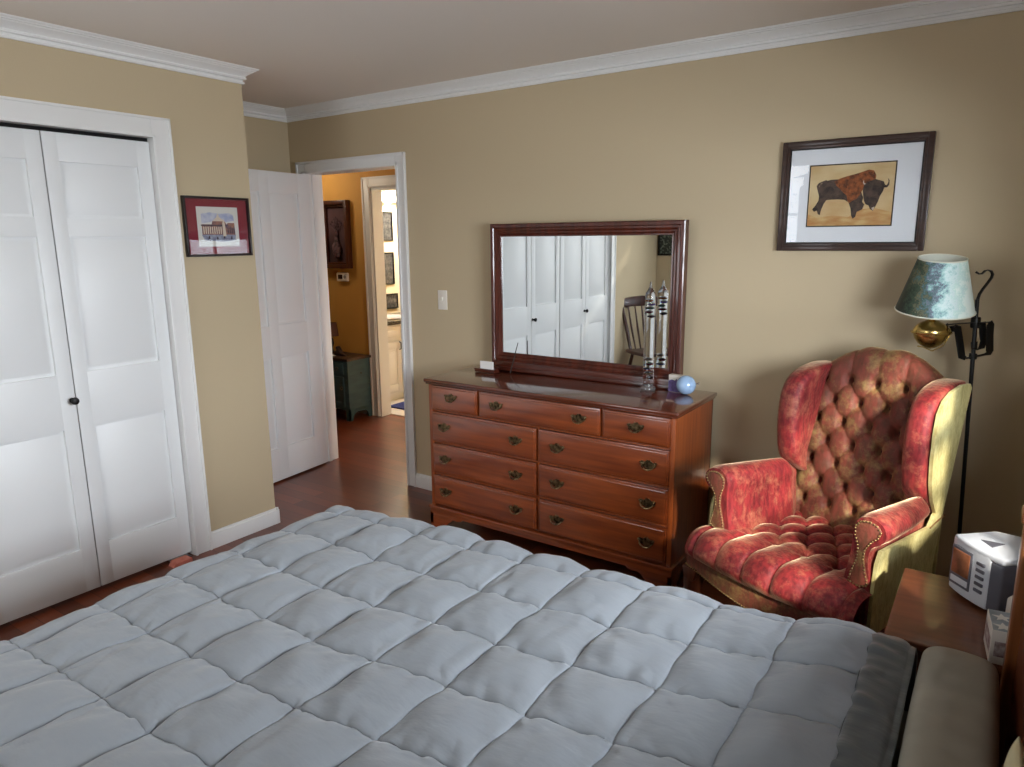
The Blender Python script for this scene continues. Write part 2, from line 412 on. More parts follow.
# ------------------------------------------------------------------ hall and bathroom beyond the door
HY = 1.225
BX0, BX1 = -1.555, -.75
w = MB(); w.box(-3.2, BX0-.002, HY, HY+.11, 0, ZC); w.box(BX1+.002, 3.5, HY, HY+.11, 0, ZC); w.box(BX0-.002, BX1+.002, HY, HY+.11, 2.032, ZC)
struct(w.build('wall_hall', m_orange))
struct(MB().box(-3.3, -3.2, .0, 2.9, 0, ZC).box(3.5, 3.6, .12, 1.33, 0, ZC).build('wall_hall_end', m_orange))
struct(MB().box(-3.2, XB-.12, .115, .12, 0, ZC).box(-3.2, XB-.12, 0, .12, 0, ZC).box(XB-.12, DX0-.02, .121, .124, 0, ZC).box(DX1+.02, 3.5, .121, .124, 0, ZC).box(DX0-.02, DX1+.02, .121, .124, DH+.02, ZC).build('wall_hall_near', m_orange))
struct(MB().box(-3.3, 3.6, .13, 3.0, ZC, ZC+.1).build('ceiling_hall', m_ceil))
b = casing_x('c', BX0, BX1, 2.03, HY, -1, .09)
b.box(BX0, BX0+.02, HY-.004, HY+.115, 0, 2.03); b.box(BX1-.02, BX1, HY-.004, HY+.115, 0, 2.03); b.box(BX0, BX1, HY-.004, HY+.115, 2.01, 2.03)
struct(b.build('trim_4', m_trim))
base('baseboard_hall', [(-3.2, BX0-.09, HY-.014, HY, 'y-'), (BX1+.09, 3.5, HY-.014, HY, 'y-')])
struct(MB().box(-3.2, .4, HY+.105, 2.95, -.1, .006).build('floor_bath', m_tile))
struct(MB().box(-3.2, .4, 2.9, 3.0, 0, ZC).box(.4, .5, HY+.11, 3.0, 0, ZC).box(-2.46, -2.42, HY+.11, 2.9, 0, ZC).build('wall_bath', m_cream))
light('hall_floor_fill', 'AREA', (1.35, .215, .80), (-.8, .30, .05), 14, (1, .86, .66), .11, .6)  # unseen area light added to graze the hall floor past the doorway
light('hall_ceiling_light', 'POINT', (-2.2, .7, 2.2), None, 8, (1, .86, .66), radius=.12)
light('bath_light', 'POINT', (-1.75, 2.2, 2.1), None, 62, (1, .99, .98), radius=.1)

# ------------------------------------------------------------------ dresser
DO = (1.25, -.27, 0)
dresser = thing('dresser', 'reddish cherry dresser with nine drawers and brass bail pulls standing against the back wall', 'dresser', DO)
dx0, dx1, dyf, dyb = .556, 1.948, -.487, -.022
b = MB(DO)
b.box(dx0, dx0+.02, dyf, dyb, .12, .842); b.box(dx1-.02, dx1, dyf, dyb, .12, .842); b.box(dx0, dx1, dyb-.01, dyb, .12, .842)
b.mi = 1
b.box(dx0+.004, dx1-.004, dyf+.012, dyb-.004, .122, .840)
b.mi = 0
rows = [(.703, .832), (.527, .688), (.347, .512), (.166, .332)]
for z in (.836, .695, .519, .339): b.box(dx0+.01, dx1-.01, dyf+.004, dyf+.02, z-.003, z+.003, .001)
for x0, x1 in ((dx0, dx0+.022), (dx1-.022, dx1)): b.box(x0, x1, dyf-.001, dyf+.02, .12, .842, .002)
b.box(.887, .895, dyf+.004, dyf+.02, .70, .84, .001); b.box(1.591, 1.599, dyf+.004, dyf+.02, .70, .84, .001); b.box(1.245, 1.253, dyf+.004, dyf+.02, .16, .70, .001)
b.build('case', [m_cherry_v, m_mahog], dresser)
b = MB(DO)
b.prism([(dx0-.018, -.512), (dx1+.018, -.512), (dx1+.018, -.018), (dx0-.018, -.018)], 'xy', .848, .868, .007, 3)
b.box(dx0-.009, dx1+.009, -.503, -.018, .838, .850, .003)
m_top = wood('polished_dresser_top', rgb(104, 48, 26), rgb(78, 34, 20), 'x', .16, .9)
b.build('top', m_top, dresser)
def drawer(x0, x1, z0, z1, pulls):
    b = MB(DO)
    b.box(x0, x1, dyf-.006, dyf+.03, z0, z1, .003, 2)
    b.box(x0+.008, x1-.008, dyf-.012, dyf, z0+.008, z1-.008, .006, 3)
    d = b.build('drawer', m_cherry, dresser)
    for px, pz in pulls:
        half = [(0, .020), (.006, .028), (.010, .021), (.020, .014), (.033, .019), (.041, .012), (.035, .004), (.034, -.005), (.024, -.009), (.014, -.013), (.006, -.020), (0, -.027)]
        out = half+[(-x, z) for x, z in half[-2:0:-1]]
        h = MB(DO); y = dyf-.012
        h.prism([(px+x, pz+z) for x, z in out], 'xz', y-.0025, y, .0006, 1)
        h.tube([(px+.031*cos(a), y-.006-.016*abs(sin(a)), pz+.006+.022*sin(a)) for a in [pi+pi*k/12 for k in range(13)]], [.0022+.0016*sin(pi*k/12) for k in range(13)], 8)
        for s in (-1, 1):
            h.lathe([(.006, 0), (.007, .003), (.004, .005), (.005, .009), (0, .011)], (px+s*.031, y-.001, pz+.007), 10, Matrix.Rotation(pi/2, 4, 'X'))
            h.tube([(px+s*.030, y-.007, pz+.006), (px+s*.037, y-.007, pz+.009), (px+s*.041, y-.006, pz+.015)], [.003, .0028, .0015], 6)
        h.build('drawer_pull', m_pull, d)
drawer(.579, .884, *rows[0], [(.718, .777)]); drawer(.898, 1.588, *rows[0], [(1.01, .773), (1.482, .773)]); drawer(1.602, 1.925, *rows[0], [(1.768, .773)])
for (z0, z1), pz in zip(rows[1:], (.612, .434, .250)):
    drawer(.579, 1.241, z0, z1, [(.668, pz), (1.126, pz)]); drawer(1.257, 1.925, z0, z1, [(1.366, pz), (1.834, pz)])
b = MB(DO)
b.box(dx0-.014, dx1+.014, -.502, dyb, .138, .156, .006); b.box(dx0-.008, dx1+.008, -.496, dyb, .108, .142, .002)
b.build('base_moulding', m_cherry, dresser)
foot = [(0, .112), (.30, .112), (.285, .098), (.25, .092), (.22, .096), (.19, .082), (.16, .060), (.13, .056), (.115, .036), (.10, .030), (.092, .012), (.085, 0), (.012, 0), (.006, .02), (0, .05)]
for s in (0, 1):
    f = MB(DO); fx = lambda x: dx0-.008+x if s == 0 else dx1+.008-x
    f.prism([(fx(x*.75), z) for x, z in foot], 'xz', -.496, -.474, .002)
    f.prism([(-.496+x*.6, z) for x, z in foot], 'yz', fx(0), fx(.022), .002); f.build('foot', m_cherry, dresser)
    f = MB(DO); f.box(min(fx(0), fx(.06)), max(fx(0), fx(.06)), -.09, dyb, 0, .112, .003); f.build('foot', m_cherry, dresser)

# mirror standing on the dresser
MO = (1.245, -.072, .868)
mir = thing('dresser_mirror', 'large rectangular wall-side mirror in dark mahogany frame standing on the cherry dresser', 'mirror', MO, radians(-.5))
mx0, mx1, mz1, mz0 = -.566, .556, .803, .032
b = MB(); fw_ = .078
def mframe(b, x0, x1, z0, z1, prof):
    # prof: list of (inset, y); y negative = towards the room
    n = len(prof)
    def P(i, j):
        d, y = prof[j]
        c = [(x0+d, z0+d), (x1-d, z0+d), (x1-d, z1-d), (x0+d, z1-d), (x0+d, z0+d)][i]
        return (c[0], y, c[1])
    b.grid(P, 5, n)
mframe(b, mx0, mx1, mz0, mz1, [(.0, .028), (0, -.012), (.005, -.016), (.020, -.016), (.024, -.011), (.033, -.013), (.044, -.007), (.051, -.009), (.060, -.003), (.066, -.004), (.069, .006)])
b.box(mx0, mx1, .022, .030, mz0, mz1)
b.build('frame', m_mahog_v, mir, smooth=25, local=True)
m_mirror = M('mirror_silver', rgb(236, 240, 240), .01, 1)
MB().box(mx0+.06, mx1-.06, .003, .010, mz0+.06, mz1-.06).build('mirror_glass', m_mirror, mir, local=True)
b = MB(); b.box(mx0+.01, mx1+.0, -.022, .03, 0, .05, .005); b.box(mx0+.02, mx1-.02, -.028, .03, .0, .022, .005)
b.build('base_rail', m_mahog, mir, local=True)

# galileo thermometer: glass tube with floating coloured weights
GO = (1.664, -.146, .8685)
th = thing('galileo_thermometer', 'tall clear glass tube thermometer with coloured floats in front of the mirror', 'thermometer', GO)
m_tube = M('clear_tube_glass', (1, 1, 1, 1), .0, trans=1, ior=1.33)
m_base = M('clear_glass_base', rgb(235, 235, 235), .03, trans=.9, ior=1.45)
MB().lathe([(0, 0), (.035, 0), (.038, .006), (.036, .014), (.026, .020), (.024, .028), (.018, .032), (0, .032)], seg=32).build('glass_base', m_base, th, local=True)
MB().lathe([(.0245, .033), (.0255, .04), (.0255, .40), (.0255, .455), (.022, .468), (.013, .482), (.0065, .496), (.004, .515), (0, .522)], seg=32).build('tube', m_tube, th, local=True)
fl = [(.06, (120, 80, 70)), (.082, (200, 165, 100)), (.105, (60, 80, 180)), (.128, (190, 50, 80)), (.150, (225, 190, 170)), (.432, (230, 130, 80)), (.414, (110, 90, 200)), (.396, (60, 110, 90)), (.378, (150, 60, 90)), (.357, (60, 50, 80))]
for i, (z, c) in enumerate(fl):
    m_f = M('float_liquid', rgb(*c), .1, coat=.6)
    q = MB(); a = i*2.1; c0 = (.005*cos(a), .005*sin(a))
    q.sphere((c0[0], c0[1], z), .0155, 14, (1, 1, .42)); q.mi = 1
    q.tube([(c0[0], c0[1], z-.0055), (c0[0], c0[1], z-.0105)], .0022, 6)
    q.sphere((c0[0], c0[1], z+.0035), .0125, 12, (1, 1, .5))
    q.build('float', [m_f, m_chrome], th, local=True)

# glass ball, boxed soap, card holder, stick
bo = (1.858, -.150, .8685)
t = thing('glass_ball', 'pale blue glass ball ornament with a tiny stem at the dresser corner', 'ornament', bo)
m_ball = M('pale_blue_glass', rgb(158, 188, 222), .12, coat=.8)
MB().sphere((0, 0, .0455), .0455, 32).build('ball', m_ball, t, local=True)
b = MB(); b.tube([(.038, .008, .050), (.052, .012, .056), (.060, .016, .062)], [.004, .0025, .0012], 8)
b.tube([(.050, .012, .055), (.060, .010, .050)], [.002, .001], 6); b.build('stem', m_base, t, local=True)
bo = (1.800, -.112, .8685)
t = thing('soap_box', 'small cream and violet carton standing behind the blue glass ball', 'box', bo, radians(-8))
m_card = M('cream_card', rgb(226, 218, 206), .6); m_violet = M('violet_print', rgb(112, 98, 150), .6, 0, rgb(84, 70, 120), 90)
MB().box(-.038, .038, -.016, .016, 0, .082, .001).build('carton', m_card, t, local=True)
b = MB(); b.box(-.0382, .0382, -.0165, .0165, .001, .054)
b.prism([(-.038, .054), (.038, .054), (.03, .058), (.012, .055), (.004, .066), (-.004, .055), (-.02, .059)], 'xz', -.0165, -.0155); b.build('printed_band', m_violet, t, local=True)
co = (.722, -.185, .8685)
t = thing('card_holder', 'small dark wooden card stand at the dresser end beside the mirror', 'card holder', co, radians(-2))
b = MB(); b.box(-.07, .07, -.024, .022, .0, .016, .003); b.box(-.07, .07, -.027, -.014, .010, .020, .002); b.box(-.062, .062, .012, .022, .014, .022, .002)
b.build('stand', m_mahog, t, local=True)
co2 = (.722, -.189, .885)
b = MB(co2)
for k in range(6): b.box(.680, .764, -.191+k*.0022, -.1895+k*.0022, .8852, .929-k*.0006)
c_ = tag(b.build('business_card', M('white_card', rgb(236, 234, 230), .6)), 'white cards stacked upright in the dark wooden stand', 'card')
so = (.862, -.150, .8685)
b = MB(so); b.tube([(.862, -.16, .8685+.003), (.870, -.128, .965), (.882, -.112, 1.035)], [.0035, .0032, .002], 8)
tag(b.build('incense_stick', M('dark_stick', rgb(40, 34, 30), .6)), 'thin dark stick leaning on the left end of the mirror', 'stick')

# ------------------------------------------------------------------ pictures, switch, outlet on the walls
def frame_rect(b, x0, x1, z0, z1, w, y0, y1, bev=.004):
    b.box(x0, x0+w, y0, y1, z0, z1, bev); b.box(x1-w, x1, y0, y1, z0, z1, bev); b.box(x0+w-.001, x1-w+.001, y0, y1, z0, z0+w, bev); b.box(x0+w-.001, x1-w+.001, y0, y1, z1-w, z1, bev)
BO = (2.476, -.002, 1.757); bx, bz = .281, .226
t = thing('bison_picture', 'framed picture of a bison with wide white mat hanging above the armchair', 'picture', BO)
b = MB(); frame_rect(b, -bx, bx, -bz, bz, .022, -.024, -.001, .004); frame_rect(b, -bx+.018, bx-.018, -bz+.018, bz-.018, .014, -.019, -.001, .003)
b.build('frame', wood('dark_walnut', rgb(66, 42, 32), rgb(42, 26, 20), 'x', .4, .2), t, local=True)
b = MB(); frame_rect(b, -bx+.030, bx-.030, -bz+.030, bz-.030, .006, -.014, -.002, .001); b.build('fillet', m_black, t, local=True)
b = MB(); b.box(-bx+.032, bx-.032, -.008, -.004, -bz+.032, bz-.032); b.build('mat', M('white_mat', rgb(228, 232, 236), .8), t, local=True)
PX0, PX1, PZ0, PZ1 = -.164, .154, -.122, .122
def U(u, v): return (PX0+u*(PX1-PX0), PZ1-v*(PZ1-PZ0))   # picture coordinates, v down
m_pb = M('tan_wash', rgb(214, 194, 150), .8, 0, rgb(196, 164, 116), 6, (1, 1, 2)); m_bis = M('dark_bison_coat', rgb(44, 36, 34), .8, 0, rgb(84, 68, 60), 45)
m_mane = M('russet_mane', rgb(152, 86, 42), .8, 0, rgb(86, 46, 26), 70); m_line = M('ink_border', rgb(34, 30, 28), .7); m_dust = M('ochre_ground', rgb(180, 128, 74), .8, 0, rgb(204, 172, 118), 14, (1, 1, 3)); m_horn = M('pale_horn', rgb(190, 176, 160), .6)
b = MB(); y = -.0084
b.mi = 3; b.box(PX0-.005, PX1+.005, y, -.004, PZ0-.005, PZ1+.005)
b.mi = 0; b.box(PX0, PX1, y-.0004, -.004, PZ0, PZ1)
def art(pts, mi, k): b.mi = mi; b.prism([U(u, v) for u, v in pts], 'xz', y-.0004-.0003*k, y)
art([(0, .80), (.12, .86), (.3, .83), (.5, .86), (.62, .74), (.8, .72), (1, .80), (1, 1), (0, 1)], 4, .6)
art([(.05, .97), (.2, .90), (.3, .93), (.15, .99)], 4, .7)
# body: tail end at left, head at right
art([(.10, .40), (.13, .31), (.18, .26), (.27, .235), (.36, .235), (.46, .25), (.55, .33), (.62, .42), (.66, .55), (.64, .70), (.60, .76), (.585, .86), (.555, .89), (.535, .84), (.52, .72), (.49, .62), (.44, .575), (.36, .565), (.29, .565), (.22, .57), (.19, .63), (.165, .72), (.15, .82), (.125, .80), (.11, .74), (.075, .76), (.05, .72), (.085, .66), (.12, .58), (.125, .50)], 1, 1)
art([(.10, .40), (.085, .33), (.11, .28), (.17, .25), (.20, .235), (.21, .25), (.14, .29), (.115, .34), (.125, .40)], 1, 1.2)
art([(.30, .27), (.37, .22), (.45, .19), (.55, .16), (.63, .13), (.70, .10), (.76, .12), (.79, .20), (.78, .30), (.71, .29), (.66, .34), (.645, .42), (.62, .50), (.58, .57), (.53, .60), (.50, .63), (.475, .60), (.46, .50), (.42, .46), (.38, .40), (.33, .34)], 2, 2)
art([(.66, .34), (.71, .29), (.79, .26), (.88, .30), (.90, .36), (.88, .46), (.85, .54), (.835, .62), (.81, .70), (.785, .77), (.75, .74), (.73, .68), (.695, .66), (.67, .60), (.655, .50), (.645, .42)], 1, 3)
art([(.52, .62), (.58, .57), (.64, .60), (.68, .66), (.66, .74), (.60, .78), (.56, .74)], 1, 2.5)
art([(.88, .36), (.92, .36), (.935, .31), (.925, .25), (.945, .29), (.945, .36), (.925, .40), (.885, .40)], 1, 3.5)
art([(.655, .34), (.64, .30), (.65, .26), (.655, .31), (.68, .33)], 5, 3.5)
art([(.765, .72), (.80, .70), (.795, .745), (.78, .76)], 5, 3.6)
b.build('print', [m_pb, m_bis, m_mane, m_line, m_dust, m_horn], t, local=True, smooth=0)
MB().box(-bx+.03, bx-.03, -.0135, -.012, -bz+.03, bz-.03).build('glazing', m_picglass, t, local=True)

RO = (XL+.002, -1.118, 1.663); rx, rz_ = .182, .146
t = thing('print_picture', 'small dark framed print with maroon mat beside the closet door', 'picture', RO, pi/2)
b = MB(); frame_rect(b, -rx, rx, -rz_, rz_, .012, -.022, -.0, .003); b.build('frame', M('black_frame', rgb(30, 20, 20), .35), t, local=True)
MB().box(-rx+.01, rx-.01, -.008, -.002, -rz_+.01, rz_-.01).build('mat', M('maroon_mat', rgb(122, 26, 44), .8), t, local=True)
qx0, qx1, qz0, qz1 = -.112, .116, -.097, .097
def U(u, v): return (qx0+u*(qx1-qx0), qz1-v*(qz1-qz0))
b = MB(); y = -.0082
b.mi = 0; b.box(qx0, qx1, y-.0004, -.004, qz0, qz1)
art([(.10, .18), (.30, .14), (.55, .17), (.78, .15), (.88, .20), (.90, .34), (.70, .38), (.5, .30), (.3, .38), (.1, .42)], 1, 1)
art([(.36, .36), (.46, .26), (.50, .16), (.54, .26), (.66, .36)], 4, 2)
art([(.10, .44), (.34, .44), (.36, .36), (.66, .36), (.70, .44), (.74, .40), (.90, .40), (.91, .70), (.10, .70)], 2, 1.5)
art([(.08, .70), (.92, .70), (.90, .84), (.60, .88), (.15, .84)], 3, 1.5)
for k in range(9): art([(.13+k*.052, .50), (.155+k*.052, .50), (.155+k*.052, .68), (.13+k*.052, .68)], 4, 2.4)
art([(.08, .45), (.70, .45), (.70, .48), (.08, .48)], 5, 2.6)
for k in range(4): art([(.72+k*.05, .52), (.745+k*.05, .52), (.745+k*.05, .67), (.72+k*.05, .67)], 5, 2.4)
art([(.60, .40), (.64, .30), (.66, .42), (.68, .74), (.60, .74)], 4, 2.8)
for u, v in ((.25, .78), (.45, .80), (.62, .77), (.8, .79)): art([(u, v-.05), (u+.02, v-.05), (u+.03, v+.03), (u-.02, v+.03)], 5, 2.5)
b.build('print', [M('white_paper', rgb(206, 204, 198), .8), M('blue_wash', rgb(150, 158, 192), .8, 0, rgb(190, 192, 204), 30), M('brown_wash', rgb(150, 104, 88), .8, 0, rgb(92, 70, 84), 60), M('grey_wash', rgb(150, 156, 172), .8, 0, rgb(108, 110, 134), 50), M('pale_stone', rgb(204, 188, 168), .8), M('dark_ink', rgb(62, 52, 62), .8)], t, local=True, smooth=0)
MB().box(-rx+.011, rx-.011, -.0125, -.011, -rz_+.011, rz_-.011).build('glazing', m_picglass, t, local=True)

so = (.262, 0, 1.234)
t = thing('light_switch', 'white light switch plate on the wall between doorway and dresser', 'switch', so)
m_plate = M('ivory_plastic', rgb(232, 226, 214), .4)
MB().box(-.035, .035, -.006, -.0005, -.058, .058, .003).build('plate', m_plate, t, local=True)
MB().box(-.005, .005, -.016, -.005, -.004, .018, .002).build('toggle', m_plate, t, local=True)
so = (2.005, 0, .405)
t = thing('wall_outlet', 'wall outlet with dark plug between dresser and armchair', 'outlet', so)
MB().box(-.035, .035, -.006, -.0005, -.058, .058, .003).build('plate', m_plate, t, local=True)
b = MB(); b.box(-.024, .024, -.05, -.006, -.045, .03, .006); b.tube([(0, -.035, -.045), (0, -.04, -.10), (-.01, -.03, -.20), (-.02, -.02, -.36), (.05, -.02, -.398)], .003, 8)
b.build('plug', M('dark_green_plastic', rgb(44, 58, 56), .5), t, local=True)

# ------------------------------------------------------------------ bed
bedo = (2.1, -2.26, 0)
bed = thing('bed_frame', 'dark wooden bed frame whose headboard post shows at the far right', 'bed frame', bedo)
m_bedw = wood('bed_wood', rgb(150, 92, 50), rgb(108, 62, 34), 'z', .3, .4)
for y in (-1.462, -3.058):
    b = MB(bedo); b.box(3.123, 3.18, y-.03, y+.03, 0, .985, .006, 3); b.box(3.117, 3.186, y-.036, y+.036, .985, 1.012, .008, 3); b.build('headboard_post', m_bedw, bed)
b = MB(bedo); b.box(3.144, 3.168, -3.03, -1.49, .30, .90, .004); b.prism([(-3.03, .90), (-1.49, .90), (-1.49, .92), (-1.9, .975), (-2.26, .99), (-2.62, .975), (-3.03, .92)], 'yz', 3.140, 3.172, .006); b.build('headboard_panel', wood('bed_panel_wood', rgb(110, 54, 28), rgb(80, 38, 20), 'y', .35, .3), bed)
for y in (-1.545, -2.995):
    b = MB(bedo); b.box(1.12, 3.13, y-.012, y+.012, .16, .30, .003); b.build('side_rail', m_bedw, bed)
for y in (-1.56, -2.98):
    b = MB(bedo); b.lathe([(.018, 0), (.026, .03), (.03, .16), (.032, .17)], (1.16, y, 0), 16); b.build('leg', m_bedw, bed)
b = MB(bedo); b.box(1.12, 1.15, -2.99, -1.55, .16, .30, .003); b.build('foot_rail', m_bedw, bed)
b = MB((2.1, -2.27, .3)); b.box(1.17, 3.112, -2.98, -1.575, .302, .548, .09, 6)
tag(b.build('mattress', M('grey_sheet', rgb(150, 148, 138), .85, bump=.1, bscale=18)), 'mattress in a grey beige sheet under the quilted comforter', 'mattress')

ZT, RR = .620, .15
def edge(a, dl):
    if a < dl: return 0, -(RR+dl-a)
    q = (a-dl)/RR
    if q < pi/2: return RR*(1-cos(q)), -RR*(1-sin(q))
    return RR+(a-dl-RR*pi/2), 0
XF, XH, YN = .972, 2.872, -3.15
DL = .20
def yfar(x): return -1.428-.075*(2.9-x)/1.8+.010*nz(x*2.3, 4.1)
def comf(a, t, T):
    hx, zx = edge(a, DL)
    X = XF+RR+(a-DL-RR*pi/2); x = XF+hx+.014*nz(t*2.1, 9.3)
    yf = yfar(x); width = yf-YN
    # t: arc length from the far hem
    hy, zy = edge(t, DL)
    if t > T/2:
        hy2, zy2 = edge(T-t, DL); y = YN+hy2; zy = zy2
        Y = YN+RR+(T-t-DL-RR*pi/2)
    else:
        y = yf-hy; Y = yf-RR-(t-DL-RR*pi/2)
    q = min(1, max(0, (t-DL-RR*pi/2)/(T-2*DL-RR*pi))); Yf = yf-RR+(yf-RR-yfar(2.2)+RR)*0
    if 0 < q < 1: y = yf-RR-q*(yf-YN-2*RR); Y = y
    z = ZT-.012*(1-sm(1.0, 1.6, x))-((-zx)**3+(-zy)**3)**(1/3)
    z += .030*sm(2.55, 2.86, x)+.010*nz(x*1.7, y*1.7, 2)
    return Vector((x, y, z)), X, Y
def comforter():
    TT = (-1.44-YN)-2*RR+2*(DL+RR*pi/2); AA = (XH-XF-RR)+DL+RR*pi/2
    nu, nv = 400, 370
    P = [[comf(AA*i/(nu-1), TT*j/(nv-1), TT) for j in range(nv)] for i in range(nu)]
    Q = [[None]*nv for _ in range(nu)]
    for i in range(nu):
        for j in range(nv):
            p, X, Y = P[i][j]
            du = P[min(i+1, nu-1)][j][0]-P[max(i-1, 0)][j][0]; dv = P[i][min(j+1, nv-1)][0]-P[i][max(j-1, 0)][0]
            n = dv.cross(du)
            if n.length < 1e-9: n = Vector((0, 0, 1))
            n.normalize()
            if n.z < -.1: n = -n
            Yr = Y-.12*max(0, X-1.8)
            wx, wy = .012*nz(X*3, Y*3, 5)+.004*nz(X*11, Y*11, 6), .012*nz(X*3, Y*3, 8)+.004*nz(X*11, Y*11, 3)
            u = (X+wx-1.337)/.1935; v = (Yr+wy+2.266)/.2035
            fu, fv = abs(u-round(u)), abs(v-round(v))
            cell = nz(floor(u)*3.7, floor(v)*5.1, 1)
            puff = (max(0, sin(pi*(fu if fu < .5 else 1-fu))**.62)*max(0, sin(pi*(fv if fv < .5 else 1-fv))**.62))
            h = .025*puff*(1+.45*cell)*(1-.8*min(1, max(0, (ZT-.004-p.z)/.035)))
            # folds pulled in along the seams
            e = min(fu, fv)
            fold = noise.noise(Vector((X*26+Y*9, Y*26-X*9, 4))) if fu > fv else noise.noise(Vector((X*30, Y*12, 7)))
            h += .011*fold*exp(-e*6)+.007*nz(X*7+2, Y*13, 11)*puff+.004*nz(X*20, Y*15, 2)
            h -= .007*exp(-(e/.020)**2)
            Q[i][j] = p+n*h
    b = MB((2.0, -2.26, .6)); b.grid(lambda i, j: Q[i][j], nu, nv)
    o = b.build('comforter', M('grey_blue_quilt', rgb(142, 148, 154), .8, sheen=.2, bump=.35, bscale=13, bstretch=(1, 2.2, 1)), smooth=180)
    s = o.modifiers.new('thickness', 'SOLIDIFY'); s.thickness = .012; s.offset = -1
    tag(o, 'light grey quilted comforter with stitched squares spread over the bed', 'comforter')
    # satin band along the head end
    nb, X0 = 26, AA-.012
    def B(i, j):
        q = i/(nb-1); t = TT*j/(nv-1); p, X, Y = comf(AA, t, TT)
        o_ = .094*q
        gath = .008*nz(Y*28, q*2, 3)*(1-.6*q)+.003*nz(Y*9, q*3, 6)
        n = Vector((0, 0, 1)); hy, zy = edge(min(t, TT-t), DL)
        if zy < 0:
            s_ = min(1, -zy/RR); n = Vector((0, (1 if t < TT/2 else -1)*s_, 1-s_*.9)).normalized()
        return p+Vector((o_-.010+.004*nz(Y*6, 1), 0, -.006*q))+n*(.010*sin(pi*min(1, q*1.15+.05))**.5+.012+gath-.005*exp(-((q-.05)/.04)**2))
    bb = MB((2.0, -2.26, .6)); bb.grid(B, nb, nv)
    ob = bb.build('satin_border', M('dark_grey_satin', rgb(72, 80, 84), .38, sheen=.3, bump=.1, bscale=25, bstretch=(1, 4, 1)), o, smooth=180)
    s = ob.modifiers.new('thickness', 'SOLIDIFY'); s.thickness = .006; s.offset = -1
    ob['label'] = 'dark grey satin band'
comforter()

def cushion_mesh(b, c, sx, sy, sz, p=4, wr=.004):
    n, m = 44, 70
    def P(sg):
        def f(i, j):
            u, v = -1+2*i/(n-1), -1+2*j/(m-1)
            u, v = sin(u*pi/2), sin(v*pi/2)
            k = max(0, (1-abs(u)**p)*(1-abs(v)**p))**.5
            x, y = u*sx*(1-.04*v*v), v*sy*(1-.05*u*u)
            return (c[0]+x, c[1]+y, c[2]+sg*k*sz+wr*k*(nz(x*9, y*9, sg)+.6*nz(x*24, y*20, 5+sg)))
        return f
    b.grid(P(1), n, m); b.grid(P(-1), n, m)
    bmesh.ops.remove_doubles(b.bm, verts=b.bm.verts, dist=.0004)
m_pil = M('taupe_pillowcase', rgb(158, 154, 142), .85, 0, rgb(146, 143, 132), 8, bump=.08, bscale=20)
b = MB((3.041, -1.80, .634)); cushion_mesh(b, (3.041, -1.80, .634), .077, .30, .058, 7)
tag(b.build('pillow', m_pil, smooth=180), 'grey beige pillow between the comforter and the headboard', 'pillow')
t = thing('throw_pillow', 'cream cushion with blue roundel leaning on the headboard at the far right', 'cushion', (3.121, -2.24, .575), 0)
b = MB(); b.X = Matrix.Rotation(radians(90), 4, 'Y'); cushion_mesh(b, (-.15, 0, 0), .145, .15, .018, 6, .001); b.X = None
b.build('cushion_cover', M('cream_cover', rgb(206, 196, 158), .8), t, local=True, smooth=60)
for cy in (-.05, .06):
    b = MB(); b.lathe([(.04, 0), (.04, .002), (0, .004)], (-.019, cy, .22), 28, Matrix.Rotation(-pi/2, 4, 'Y')); b.build('roundel', M('blue_print', rgb(70, 88, 128), .8), t, local=True)

# ------------------------------------------------------------------ nightstand and what stands on it
NO = (3.12, -1.18, 0)
t = thing('nightstand', 'brown wooden nightstand between bed and armchair', 'nightstand', NO)
nx0, nx1, ny0, ny1, nh = 2.875, 3.385, -1.404, -.955, .60
m_ns = wood('nightstand_wood', rgb(118, 72, 46), rgb(92, 54, 34), 'x', .38, .3)
b = MB(NO); b.box(nx0, nx1, ny0, ny1, nh-.022, nh, .006, 3); b.build('top', m_ns, t)
b = MB(NO); b.box(nx0+.02, nx1-.01, ny0+.02, ny1-.02, .30, nh-.022, .002); b.build('body', m_ns, t)
b = MB(NO); b.box(nx0+.008, nx0+.022, ny0+.045, ny1-.045, .36, nh-.05, .004); d = b.build('drawer', m_ns, t)
b = MB(NO); b.lathe([(.007, 0), (.007, .012), (.015, .018), (.014, .026), (0, .029)], (nx0+.008, (ny0+ny1)/2, .46), 18, Matrix.Rotation(-pi/2, 4, 'Y')); b.build('knob', m_brass, d)
for x in (nx0+.04, nx1-.035):
    for y in (ny0+.04, ny1-.04):
        b = MB(NO); b.lathe([(.013, 0), (.018, .02), (.020, .30)], (x, y, 0), 12); b.build('leg', m_ns, t)

RO2 = (3.102, -1.035, .601)
t = thing('clock_radio', 'silver and grey clock radio standing on the nightstand', 'radio', RO2, radians(-47))
m_sil = M('silver_plastic', rgb(196, 200, 206), .35); m_gry = M('charcoal_plastic', rgb(84, 84, 92), .45); m_scr = M('amber_screen', rgb(72, 54, 42), .15, 0, rgb(150, 92, 60), 14, coat=.6)
